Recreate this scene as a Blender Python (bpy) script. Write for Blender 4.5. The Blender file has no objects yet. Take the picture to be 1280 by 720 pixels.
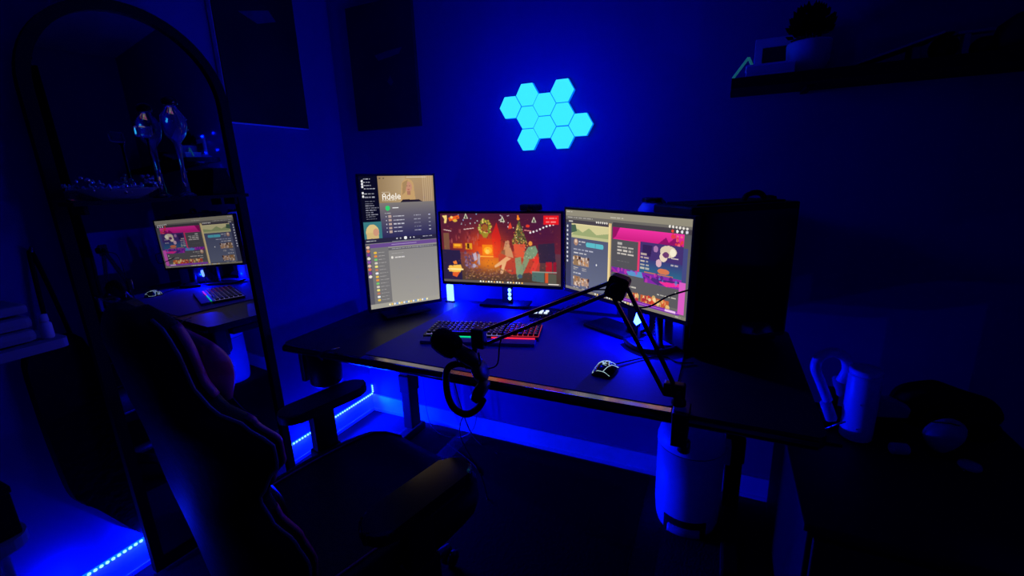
import bpy, bmesh, math, random
import numpy as np
from mathutils import Vector, Matrix, Euler
random.seed(7)
S = bpy.context.scene
COL = S.collection
PI = math.pi

# ------------------------------------------------------------------ camera
F_PX, CX, CY, CZ = 563.07, 1.8059, -1.8535, 1.3220
YAW, PITCH, ROLL = -0.4382, -0.2449, -0.0337
cd = bpy.data.cameras.new('camera'); cam = bpy.data.objects.new('camera', cd); COL.objects.link(cam)
cd.sensor_width = 36.0; cd.lens = F_PX / 1280 * 36.0; cd.clip_start = 0.02; cd.clip_end = 50
_f = Vector((math.sin(YAW)*math.cos(PITCH), math.cos(YAW)*math.cos(PITCH), math.sin(PITCH)))
_r = Vector((math.cos(YAW), -math.sin(YAW), 0)); _u = _r.cross(_f)
_r2 = _r*math.cos(ROLL) + _u*math.sin(ROLL); _u2 = -_r*math.sin(ROLL) + _u*math.cos(ROLL)
cam.matrix_world = Matrix(((_r2.x, _u2.x, -_f.x, CX), (_r2.y, _u2.y, -_f.y, CY), (_r2.z, _u2.z, -_f.z, CZ), (0, 0, 0, 1)))
S.camera = cam

# ------------------------------------------------------------------ world, exposure
w = bpy.data.worlds.new('night'); S.world = w; w.use_nodes = True
w.node_tree.nodes['Background'].inputs[0].default_value = (0.0, 0.0, 0.004, 1)
w.node_tree.nodes['Background'].inputs[1].default_value = 1.0
S.view_settings.view_transform = 'Standard'; S.view_settings.look = 'None'
S.view_settings.exposure = 0.0; S.view_settings.gamma = 1.0; S.view_settings.use_curve_mapping = False

BLUE = (0.0, 0.004, 1.0)
def lamp(name, loc, power, color=BLUE):
    l = bpy.data.lights.new(name, 'POINT'); l.energy = power; l.color = color; l.shadow_soft_size = 0.0
    o = bpy.data.objects.new(name, l); COL.objects.link(o); o.location = loc; return o
P_STRIP, P_BAR, P_HEX = 2.7, 3.0, 0.95
# glow of the led strip along the left skirting
for i, y in enumerate((-0.06, -0.28, -0.5, -0.72, -0.95, -1.2, -1.42, -1.65, -1.9)):
    lamp('strip_glow', (0.05, y, 0.135), P_STRIP * (0.35 if y < -1.6 else 1.15 if y < -1.1 else 1.0))
# the beads throw most of their light straight out into the room
for i, y in enumerate((-0.08, -0.22, -0.36, -0.50)):
    l = bpy.data.lights.new('strip_throw', 'SPOT'); l.energy = 60.0; l.color = BLUE; l.shadow_soft_size = 0.0
    l.spot_size = math.radians(150); l.spot_blend = 1.0
    o = bpy.data.objects.new('strip_throw', l); COL.objects.link(o); o.location = (0.03, y, 0.115); o.rotation_euler = (0, -PI/2, 0)
# glow of the light bars behind the monitors
for x, z, k in ((0.662, 0.80, 2.4), (0.975, 0.81, 0.6), (1.535, 0.765, 1.0)):
    lamp('bar_glow', (x, -0.070, z), P_BAR * k)
# the bars also shine forward over the desk
for x, y, z, k in ((0.662, -0.122, 0.80, 0.7), (0.977, -0.125, 0.815, 0.5), (1.573, -0.362, 0.828, 2.0), (1.537, -0.130, 0.79, 1.2)):
    lamp('bar_shine', (x, y, z), P_BAR * k)

# ------------------------------------------------------------------ materials
def mat(name, col, rough=0.6, metal=0.0, noise=0.0, nscale=30.0, bump=0.0, spec=0.5, emit=None, estr=0.0, trans=0.0, coat=0.0, alpha=None):
    m = bpy.data.materials.new(name); m.use_nodes = True; nt = m.node_tree; b = nt.nodes['Principled BSDF']
    c = (*col, 1) if len(col) == 3 else col
    b.inputs['Base Color'].default_value = c
    b.inputs['Roughness'].default_value = rough; b.inputs['Metallic'].default_value = metal
    b.inputs['Specular IOR Level'].default_value = spec
    b.inputs['Transmission Weight'].default_value = trans; b.inputs['Coat Weight'].default_value = coat
    tc = nt.nodes.new('ShaderNodeTexCoord')
    n = nt.nodes.new('ShaderNodeTexNoise'); n.inputs['Scale'].default_value = nscale; n.inputs['Detail'].default_value = 4
    nt.links.new(tc.outputs['Object'], n.inputs['Vector'])
    if noise > 0:
        mx = nt.nodes.new('ShaderNodeMix'); mx.data_type = 'RGBA'
        mx.inputs[6].default_value = tuple(v*(1-noise) for v in c[:3]) + (1,)
        mx.inputs[7].default_value = tuple(min(1, v*(1+noise)) for v in c[:3]) + (1,)
        nt.links.new(n.outputs['Fac'], mx.inputs[0]); nt.links.new(mx.outputs[2], b.inputs['Base Color'])
    if bump > 0:
        bp = nt.nodes.new('ShaderNodeBump'); bp.inputs['Strength'].default_value = bump; bp.inputs['Distance'].default_value = 0.004
        nt.links.new(n.outputs['Fac'], bp.inputs['Height']); nt.links.new(bp.outputs['Normal'], b.inputs['Normal'])
    if emit:
        b.inputs['Emission Color'].default_value = (*emit, 1); b.inputs['Emission Strength'].default_value = estr
    return m
def noshoot(m):
    m.cycles.emission_sampling = 'NONE'; return m

M = {}
M['wall'] = mat('wall_paint_blue_cast', (0.05, 0.06, 0.265), 0.9, noise=0.04, nscale=8, bump=0.05, spec=0.1)  # blue of the LED light is put into the wall colour
M['trim'] = mat('white_trim_paint', (0.7, 0.72, 0.82), 0.5, noise=0.03, nscale=12, spec=0.2)
M['ceil'] = mat('ceiling_paint', (0.25, 0.27, 0.5), 0.95, noise=0.03, bump=0.05, spec=0.1)
M['floor'] = mat('dark_grey_carpet', (0.022, 0.022, 0.036), 0.95, noise=0.35, nscale=120, bump=0.5, spec=0.05)
M['rug'] = mat('black_mat', (0.004, 0.004, 0.006), 0.9, noise=0.3, nscale=90, bump=0.3, spec=0.05)
M['black'] = mat('black_plastic', (0.008, 0.008, 0.010), 0.45, noise=0.1, spec=0.3)
M['blackm'] = mat('matte_black', (0.006, 0.006, 0.008), 0.75, noise=0.2, bump=0.1, spec=0.15)
M['blackg'] = mat('gloss_black', (0.006, 0.006, 0.008), 0.16, noise=0.05, spec=0.5)
M['desk'] = mat('black_desk_laminate', (0.010, 0.010, 0.013), 0.42, noise=0.25, nscale=60, bump=0.05, spec=0.3)
M['sheen'] = mat('sheen_strip_metal', (0.62, 0.56, 0.60), 0.17, metal=1.0, noise=0.05)  # bright metal for the added strip that mirrors the screens
M['mat'] = mat('navy_desk_mat', (0.013, 0.010, 0.24), 0.62, noise=0.12, nscale=150, bump=0.15, spec=0.2)
M['leather'] = mat('black_faux_leather', (0.005, 0.005, 0.007), 0.55, noise=0.15, nscale=70, bump=0.25, spec=0.16)
M['red'] = mat('burgundy_faux_leather', (0.55, 0.025, 0.16), 0.42, noise=0.15, nscale=60, bump=0.2, spec=0.3)
M['edgelight'] = mat('edge_light_piping', (0.12, 0.12, 0.2), 0.4, noise=0.05)  # pale tone stands for light caught along the backrest edge
M['white'] = mat('white_plastic', (0.72, 0.74, 0.9), 0.35, noise=0.03, spec=0.4)
M['whitem'] = mat('matte_white', (0.55, 0.56, 0.6), 0.8, noise=0.06, spec=0.2)
M['palegrey'] = mat('pale_grey_card', (0.28, 0.28, 0.33), 0.8, noise=0.1, spec=0.2)  # even pale grey, well below the plain whites
M['chrome'] = mat('chrome', (0.75, 0.75, 0.8), 0.22, metal=1.0, noise=0.03)
M['steel'] = mat('brushed_black_steel', (0.10, 0.09, 0.10), 0.28, metal=0.9, noise=0.1)
M['crystal'] = mat('faceted_crystal', (0.85, 0.88, 0.95), 0.10, metal=1.0)
M['glass'] = mat('clear_glass', (0.9, 0.92, 1.0), 0.03, noise=0.0, trans=0.9, spec=0.6)
M['mirror'] = mat('mirror_glass', (0.46, 0.46, 0.5), 0.012, metal=1.0)
M['canvas'] = mat('dark_canvas_print', (0.012, 0.012, 0.035), 0.7, noise=0.6, nscale=5, spec=0.2)
M['canvas2'] = mat('black_canvas_print', (0.005, 0.005, 0.016), 0.7, noise=0.6, nscale=4, spec=0.2)
M['smudge'] = mat('print_grey', (0.03, 0.03, 0.10), 0.8, noise=0.4, nscale=20, spec=0.1)
M['leaf'] = mat('dark_leaf', (0.010, 0.014, 0.010), 0.7, noise=0.4, spec=0.2)
M['soil'] = mat('soil', (0.02, 0.015, 0.01), 0.9, noise=0.4)
M['teal'] = mat('glowing_teal_plastic', (0.05, 0.5, 0.35), 0.6, noise=0.05, emit=(0.01, 0.12, 0.10), estr=0.55)  # plastic given a weak teal glow of its own
M['pc'] = mat('pc_case_steel', (0.006, 0.006, 0.008), 0.5, noise=0.1, nscale=80, spec=0.25)
M['tint'] = mat('tinted_glass', (0.004, 0.004, 0.006), 0.08, noise=0.1, spec=0.25)
M['hexface'] = mat('lit_cyan_diffuser', (0.02, 0.1, 0.3), 0.6, emit=(0.045, 0.85, 1.0), estr=1.0)
M['led'] = noshoot(mat('led_bead_lit', (0.2, 0.4, 0.8), 0.5, emit=(0.28, 0.75, 1.0), estr=1.6))
M['ledblue'] = noshoot(mat('led_tape_lit', (0.0, 0.02, 0.5), 0.5, emit=(0.0, 0.18, 1.0), estr=1.1))
M['bar'] = noshoot(mat('light_bar_lit', (0.2, 0.4, 0.8), 0.4, emit=(0.35, 0.72, 1.0), estr=1.5))
M['green'] = noshoot(mat('green_light_strip', (0, 0.1, 0.05), 0.5, emit=(0.0, 0.72, 0.28), estr=1.0))
M['redled'] = noshoot(mat('red_light_strip', (0.1, 0, 0.0), 0.5, emit=(1.0, 0.02, 0.05), estr=1.0))
M['keyglow'] = noshoot(mat('lavender_key_glow', (0.05, 0.05, 0.1), 0.5, emit=(0.30, 0.26, 0.75), estr=0.55))
M['keyred'] = noshoot(mat('red_key_glow', (0.1, 0.0, 0.0), 0.5, emit=(0.75, 0.04, 0.06), estr=0.6))
M['whiteled'] = noshoot(mat('white_button_lit', (0.3, 0.3, 0.3), 0.5, emit=(0.8, 0.95, 1.0), estr=1.0))
M['veins'] = noshoot(mat('pale_lit_veins', (0.3, 0.4, 0.4), 0.5, emit=(0.42, 0.62, 0.66), estr=0.8))
M['foam'] = mat('black_foam', (0.005, 0.005, 0.006), 0.95, noise=0.4, nscale=200, bump=0.8, spec=0.05)
M['keycap'] = mat('black_keycap', (0.010, 0.010, 0.014), 0.45, noise=0.1, spec=0.3)
M['cloth'] = mat('black_cloth', (0.006, 0.006, 0.010), 0.9, noise=0.3, nscale=40, bump=0.4, spec=0.05)
M['cabinet'] = mat('black_cabinet_laminate', (0.010, 0.010, 0.016), 0.6, noise=0.2, nscale=50, spec=0.15)

# ------------------------------------------------------------------ mesh builder
def rotz(a): return Matrix.Rotation(a, 4, 'Z')
def frame(o, xdir, zdir):
    x = Vector(xdir).normalized(); z = Vector(zdir).normalized(); y = z.cross(x).normalized(); x = y.cross(z)
    return Matrix(((x.x, y.x, z.x, o[0]), (x.y, y.y, z.y, o[1]), (x.z, y.z, z.z, o[2]), (0, 0, 0, 1)))
class G:
    def __init__(s): s.v = []; s.f = []; s.m = []; s.sm = []
    def add(s, vs, fs, mi=0, smooth=False, T=None):
        b = len(s.v)
        s.v += [tuple(T @ Vector(v)) if T is not None else tuple(v) for v in vs]
        s.f += [tuple(i+b for i in f) for f in fs]; s.m += [mi]*len(fs); s.sm += [smooth]*len(fs); return s
    def box(s, c, d, T=None, bev=0.0, mi=0):
        bm = bmesh.new(); bmesh.ops.create_cube(bm, size=1.0)
        for v in bm.verts: v.co = Vector((v.co.x*d[0]+c[0], v.co.y*d[1]+c[1], v.co.z*d[2]+c[2]))
        if bev > 0:
            bmesh.ops.bevel(bm, geom=list(bm.edges), offset=min(bev, min(d)*0.45), segments=2, profile=0.6, affect='EDGES')
        bm.verts.index_update()
        s.add([v.co.copy() for v in bm.verts], [[v.index for v in f.verts] for f in bm.faces], mi, False, T); bm.free(); return s
    def tube(s, pts, r, n=8, T=None, mi=0, cap=True):
        P = [Vector(p) for p in pts]; R = r if isinstance(r, (list, tuple)) else [r]*len(P)
        vs = []; fs = []; up = None
        for i, p in enumerate(P):
            t = (P[min(i+1, len(P)-1)] - P[max(i-1, 0)]).normalized()
            if up is None: up = Vector((0, 0, 1)) if abs(t.z) < 0.9 else Vector((1, 0, 0))
            a = t.cross(up)
            if a.length < 1e-5: a = t.orthogonal()
            a.normalize(); b = a.cross(t).normalized(); up = b
            for k in range(n):
                th = 2*PI*k/n; vs.append(p + (a*math.cos(th) + b*math.sin(th))*R[i])
        for i in range(len(P)-1):
            for k in range(n):
                k2 = (k+1) % n; fs.append((i*n+k, i*n+k2, (i+1)*n+k2, (i+1)*n+k))
        if cap: fs.append(tuple(range(n-1, -1, -1))); fs.append(tuple((len(P)-1)*n+k for k in range(n)))
        return s.add(vs, fs, mi, True, T)
    def lathe(s, prof, n=24, T=None, mi=0, sx=1.0, sy=1.0):
        vs = []; fs = []
        for r, z in prof:
            for k in range(n):
                th = 2*PI*k/n; vs.append((r*math.cos(th)*sx, r*math.sin(th)*sy, z))
        for i in range(len(prof)-1):
            for k in range(n):
                k2 = (k+1) % n; fs.append((i*n+k, i*n+k2, (i+1)*n+k2, (i+1)*n+k))
        if prof[0][0] > 1e-4: fs.append(tuple(range(n-1, -1, -1)))
        if prof[-1][0] > 1e-4: fs.append(tuple((len(prof)-1)*n+k for k in range(n)))
        return s.add(vs, fs, mi, True, T)
    def prism(s, poly, z0, z1, T=None, mi=0, bev=0.0):
        n = len(poly)
        if bev > 0:
            bm = bmesh.new(); a = [bm.verts.new((x, y, z0)) for x, y in poly]; b = [bm.verts.new((x, y, z1)) for x, y in poly]
            bm.faces.new(a[::-1]); bm.faces.new(b)
            for i in range(n): bm.faces.new((a[i], a[(i+1) % n], b[(i+1) % n], b[i]))
            bmesh.ops.bevel(bm, geom=[e for e in bm.edges], offset=bev, segments=2, profile=0.6, affect='EDGES'); bm.verts.index_update()
            s.add([v.co.copy() for v in bm.verts], [[v.index for v in f.verts] for f in bm.faces], mi, False, T); bm.free(); return s
        vs = [(x, y, z0) for x, y in poly] + [(x, y, z1) for x, y in poly]
        fs = [tuple(range(n-1, -1, -1)), tuple(range(n, 2*n))] + [(i, (i+1) % n, n+(i+1) % n, n+i) for i in range(n)]
        return s.add(vs, fs, mi, False, T)
    def ball(s, c, r, n=10, T=None, mi=0, sc=(1, 1, 1)):
        prof = [(max(1e-5, math.sin(PI*i/n)), -math.cos(PI*i/n)) for i in range(n+1)]
        L = Matrix.Translation(c) @ Matrix.Diagonal((r*sc[0], r*sc[1], r*sc[2], 1))
        return s.lathe(prof, n*2, (T @ L) if T is not None else L, mi)
def lumpy(g, amt, freq=9.0):
    from mathutils import noise
    g.v = [tuple(Vector(v)+noise.noise_vector(Vector(v)*freq)*amt) for v in g.v]; return g
def smooth_closed(pts, seg=6):
    out = []; n = len(pts)
    for i in range(n):
        p0, p1, p2, p3 = (Vector(pts[(i+k-1) % n]) for k in range(4))
        for j in range(seg):
            t = j/seg; out.append(0.5*((2*p1)+(-p0+p2)*t+(2*p0-5*p1+4*p2-p3)*t*t+(-p0+3*p1-3*p2+p3)*t**3))
    return out
def smooth_path(pts, seg=6):
    out = []; n = len(pts)
    for i in range(n-1):
        p0 = Vector(pts[max(i-1, 0)]); p1 = Vector(pts[i]); p2 = Vector(pts[i+1]); p3 = Vector(pts[min(i+2, n-1)])
        for j in range(seg):
            t = j/seg; out.append(0.5*((2*p1)+(-p0+p2)*t+(2*p0-5*p1+4*p2-p3)*t*t+(-p0+3*p1-3*p2+p3)*t**3))
    out.append(Vector(pts[-1])); return out

WM = {}   # world matrix of every object, so parts can be given in world coordinates
def obj(name, g, m, parent=None, loc=None):
    """vertices of g are world coordinates; the object's origin goes to loc (default: base of its bounds)"""
    me = bpy.data.meshes.new(name)
    P = WM[parent.name] if parent else Matrix.Identity(4)
    if parent is None:
        if loc is None:
            a = np.array(g.v); lo = a.min(0); hi = a.max(0); loc = ((lo[0]+hi[0])/2, (lo[1]+hi[1])/2, lo[2])
        W = Matrix.Translation(loc)
    else: W = P.copy()
    I = W.inverted()
    me.from_pydata([tuple(I @ Vector(v)) for v in g.v], [], g.f)
    for mm in (m if isinstance(m, (list, tuple)) else [m]): me.materials.append(mm)
    me.polygons.foreach_set('material_index', g.m); me.polygons.foreach_set('use_smooth', g.sm)
    bm = bmesh.new(); bm.from_mesh(me); bmesh.ops.recalc_face_normals(bm, faces=list(bm.faces)); bm.to_mesh(me); bm.free()
    me.update()
    o = bpy.data.objects.new(name, me); COL.objects.link(o)
    if parent: o.parent = parent
    else: o.location = loc
    WM[o.name] = W; return o
def tag(o, label=None, cat=None, group=None, kind=None):
    if label: o['label'] = label
    if cat: o['category'] = cat
    if group: o['group'] = group
    if kind: o['kind'] = kind
    return o
def thing(name, loc, label, cat, group=None):
    o = bpy.data.objects.new(name, None); COL.objects.link(o); o.location = loc; o.empty_display_size = 0.05
    WM[o.name] = Matrix.Translation(loc); return tag(o, label, cat, group)
def struct(name, g, m, parent=None):
    o = obj(name, g, m, parent)
    if parent is None: o['kind'] = 'structure'
    return o

# ------------------------------------------------------------------ the room
RX, RY, RZ = 3.35, -3.7, 2.55
struct('floor', G().box((RX/2, RY/2, -0.05), (RX+0.3, -RY+0.3, 0.10)), M['floor'])
struct('ceiling', G().box((RX/2, RY/2, RZ+0.05), (RX+0.3, -RY+0.3, 0.10)), M['ceil'])
struct('wall_back', G().box((RX/2, 0.05, RZ/2), (RX+0.2, 0.10, RZ)), M['wall'])
struct('wall_left', G().box((-0.05, RY/2, RZ/2), (0.10, -RY, RZ)), M['wall'])
struct('wall_right', G().box((RX+0.05, RY/2, RZ/2), (0.10, -RY, RZ)), M['wall'])
struct('wall_front', G().box((RX/2, RY-0.05, RZ/2), (RX+0.2, 0.10, RZ)), M['wall'])
BH = 0.098
struct('baseboard_back', G().box((RX/2+0.006, -0.006, BH/2), (RX-0.012, 0.012, BH)).box((RX/2+0.006, -0.009, 0.008), (RX-0.012, 0.018, 0.016)), M['trim'])
struct('baseboard_left', G().box((0.006, RY/2, BH/2), (0.012, -RY, BH)).box((0.009, RY/2, 0.008), (0.018, -RY, 0.016)), M['trim'])

# ------------------------------------------------------------------ screens (flat picture on the glass, one coloured cell per dot)
class Canvas:
    def __init__(s, W, H, bg): s.W, s.H = W, H; s.a = np.zeros((H, W, 3)); s.a[:] = np.array(bg)/255.0; s.Y, s.X = np.mgrid[0:H, 0:W]; s.u = (s.X+.5)/W; s.v = (s.Y+.5)/H
    def put(s, mask, c, al=1.0): s.a[mask] = s.a[mask]*(1-al) + np.array(c)/255.0*al
    def rect(s, u0, v0, u1, v1, c, al=1.0): s.put((s.u >= u0) & (s.u < u1) & (s.v >= v0) & (s.v < v1), c, al)
    def ell(s, u, v, ru, rv, c, al=1.0): s.put(((s.u-u)/ru)**2 + ((s.v-v)/rv)**2 <= 1, c, al)
    def poly(s, pts, c, al=1.0):
        m = np.zeros((s.H, s.W), bool); n = len(pts)
        for i in range(n):
            x0, y0 = pts[i]; x1, y1 = pts[(i+1) % n]
            if y0 == y1: continue
            m ^= ((s.v >= min(y0, y1)) & (s.v < max(y0, y1)) & (s.u < x0+(s.v-y0)*(x1-x0)/(y1-y0)))
        s.put(m, c, al)
    def grad(s, u0, v0, u1, v1, c0, c1, horiz=False):
        m = (s.u >= u0) & (s.u < u1) & (s.v >= v0) & (s.v < v1)
        t = ((s.u-u0)/(u1-u0) if horiz else (s.v-v0)/(v1-v0))[m][:, None]
        s.a[m] = (np.array(c0)*(1-t)+np.array(c1)*t)/255.0
    def glow(s, u, v, ru, rv, c, k=1.0):
        g = np.exp(-(((s.u-u)/ru)**2+((s.v-v)/rv)**2))[..., None]*k; s.a = s.a*(1-g)+np.array(c)/255.0*g
    def rows(s, u0, u1, v0, v1, n, c, th=0.006, al=0.8, rnd=0.5):
        for i in range(n):
            v = v0+(v1-v0)*(i/(max(1, n-1))); e = u0+(u1-u0)*(1-rnd*random.random()); x = u0
            while x < e:
                ww = random.uniform(0.015, 0.05); s.rect(x, v-th/2, min(e, x+ww), v+th/2, c, al*random.uniform(.7, 1)); x += ww+0.008
    def soften(s):
        p = np.pad(s.a, ((1, 1), (1, 1), (0, 0)), 'edge'); s.a = (p[:-2, 1:-1]+p[2:, 1:-1]+p[1:-1, :-2]+p[1:-1, 2:]+2*p[1:-1, 1:-1])/6
    def specks(s, u0, v0, u1, v1, n, cols, r=0.004, al=0.9):
        for i in range(n): s.ell(random.uniform(u0, u1), random.uniform(v0, v1), r*random.uniform(.6, 1.4), r*random.uniform(.8, 1.8)*s.W/s.H, random.choice(cols), al)
FONT = {'A': ['0110', '1001', '1001', '1111', '1001', '1001', '1001'], 'd': ['0001', '0001', '0111', '1001', '1001', '1001', '0111'],
        'e': ['0000', '0000', '0110', '1001', '1111', '1000', '0111'], 'l': ['1', '1', '1', '1', '1', '1', '1']}
def text(cv, st, px, py, k, c):
    for ch in st:
        for j, row in enumerate(FONT[ch]):
            for i, b in enumerate(row):
                if b == '1': cv.a[py+j*k:py+(j+1)*k, px+i*k:px+(i+1)*k] = np.array(c)/255.0
        px += (len(FONT[ch][0])+1)*k

def face(cv, u, v, r, hair=(196, 158, 104), skin=(196, 142, 112)):
    a = cv.W/cv.H
    cv.ell(u, v, r*1.15, r*1.25*a, hair); cv.poly([(u-r*1.15, v), (u-r*1.5, v+r*2.6*a), (u+r*1.35, v+r*2.6*a), (u+r*1.12, v)], hair)
    cv.ell(u+r*.12, v+r*.15*a, r*.66, r*.95*a, skin); cv.rect(u-r*.2, v+r*.9*a, u+r*.45, v+r*1.6*a, (170, 118, 92))
    cv.ell(u-r*.1, v, r*.1, r*.06*a, (70, 45, 35)); cv.ell(u+r*.35, v, r*.1, r*.06*a, (70, 45, 35)); cv.ell(u+r*.14, v+r*.62*a, r*.2, r*.08*a, (160, 70, 70))
    cv.poly([(u-r*.9, v-r*.6*a), (u+r*.1, v-r*1.1*a), (u-r*.5, v+r*1.1*a), (u-r*1.1, v+r*1.6*a)], tuple(int(k*.85) for k in hair))

def portrait_picture():
    c = Canvas(170, 302, (150, 146, 142))
    c.grad(0.0, 0.0, 1, 0.20, (178, 148, 104), (160, 132, 100)); c.grad(0.23, 0.0, 0.6, 0.2, (150, 124, 88), (186, 160, 120), True)
    for k in range(5): c.rect(.84+.03*k, 0, .853+.03*k, .2, (214, 190, 150), .5)
    face(c, .63, .075, .075)
    c.poly([(.5, .205), (.55, .175), (.78, .18), (.86, .205)], (34, 26, 34))
    c.rect(.25, .012, .27, .02, (60, 50, 50)); c.rect(.3, .012, .32, .02, (60, 50, 50)); c.rect(.62, .006, .9, .012, (230, 220, 200), .6)
    text(c, 'Adele', 47, 38, 2, (255, 248, 235)); c.rect(.27, .115, .38, .119, (240, 230, 210), .6)
    c.rows(.27, .50, .178, .178, 1, (235, 225, 205), .005)
    c.grad(.23, .195, 1, .46, (126, 120, 116), (42, 40, 84))
    c.rect(0, 0, .23, .33, (9, 9, 26)); c.rows(.05, .20, .02, .09, 4, (220, 220, 230), .007); c.rows(.05, .22, .125, .15, 2, (220, 220, 230), .008)
    c.rows(.05, .22, .18, .31, 9, (190, 190, 205), .005)
    for v in (.035, .055, .075, .12, .145): c.ell(.03, v, .014, .009, (235, 235, 240))
    c.rect(0, .33, .235, .465, (58, 122, 128)); c.ell(.11, .41, .085, .06, (216, 190, 128)); c.rect(.03, .41, .19, .465, (208, 180, 120)); c.ell(.155, .41, .04, .028, (205, 150, 120))
    c.ell(.335, .236, .032, .018, (50, 205, 110)); c.rect(.4, .233, .48, .239, (230, 230, 230)); c.rows(.29, .38, .273, .273, 1, (245, 245, 245), .006)
    for i in range(5):
        v = .298+.029*i; c.rect(.335, v-.009, .375, v+.009, (186, 160, 150)); c.rows(.40, .56, v, v, 1, (225, 225, 235), .007, rnd=.4); c.rows(.69, .79, v, v, 1, (190, 190, 205), .005, rnd=.2); c.rect(.90, v-.002, .93, v+.002, (200, 200, 215))
        c.rect(.3, v-.004, .31, v+.004, (200, 200, 215))
    c.rect(0, .457, 1, .495, (40, 38, 62)); c.ell(.55, .468, .022, .012, (240, 240, 240)); 
    for u in (.43, .48, .62, .67): c.ell(u, .468, .01, .005, (200, 200, 210))
    c.rect(.36, .487, .76, .490, (150, 150, 165)); c.rows(.8, .97, .468, .468, 1, (200, 200, 210), .006); c.rows(.02, .16, .474, .474, 1, (220, 220, 220), .006)
    c.rect(.0, .497, 1, .527, (106, 74, 142)); c.rect(.35, .51, .7, .514, (190, 170, 215))
    c.rect(0, .527, 1, 1, (150, 146, 140)); c.grad(.30, .56, 1, .97, (140, 137, 134), (160, 156, 148)); c.rect(.30, .535, 1, .556, (100, 98, 104)); c.rect(0.06, .527, .30, .97, (118, 116, 116))
    c.rect(0, .497, .06, .97, (92, 90, 100)); c.rows(.35, .95, .545, .545, 1, (220, 220, 225), .005, rnd=.1); c.rows(.34, .6, .58, .58, 1, (195, 192, 190), .004)
    c.ell(.345, .612, .016, .010, (230, 225, 215)); c.rows(.38, .52, .614, .614, 1, (245, 240, 235), .009, rnd=.1)
    dots = [(232, 190, 70), (230, 140, 60), (120, 200, 110), (215, 205, 190), (240, 225, 120), (190, 120, 90), (235, 235, 235)]
    for i in range(15):
        v = .565+.0265*i; c.ell(.12, v, .022, .009, dots[i % 7]); c.rows(.16, .28, v, v, 1, (205, 200, 195), .005)
    for i in range(9): c.ell(.03, .52+.028*i, .022, .011, [(225, 190, 170), (220, 120, 80), (120, 60, 150), (235, 225, 215), (150, 90, 180)][i % 5])
    c.rect(0, .965, 1, 1, (164, 160, 150))
    for i in range(17): c.ell(.26+.034*i, .982, .013, .008, [(250, 240, 190), (245, 200, 90), (240, 240, 240), (120, 160, 220)][i % 4])
    return c
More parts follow.
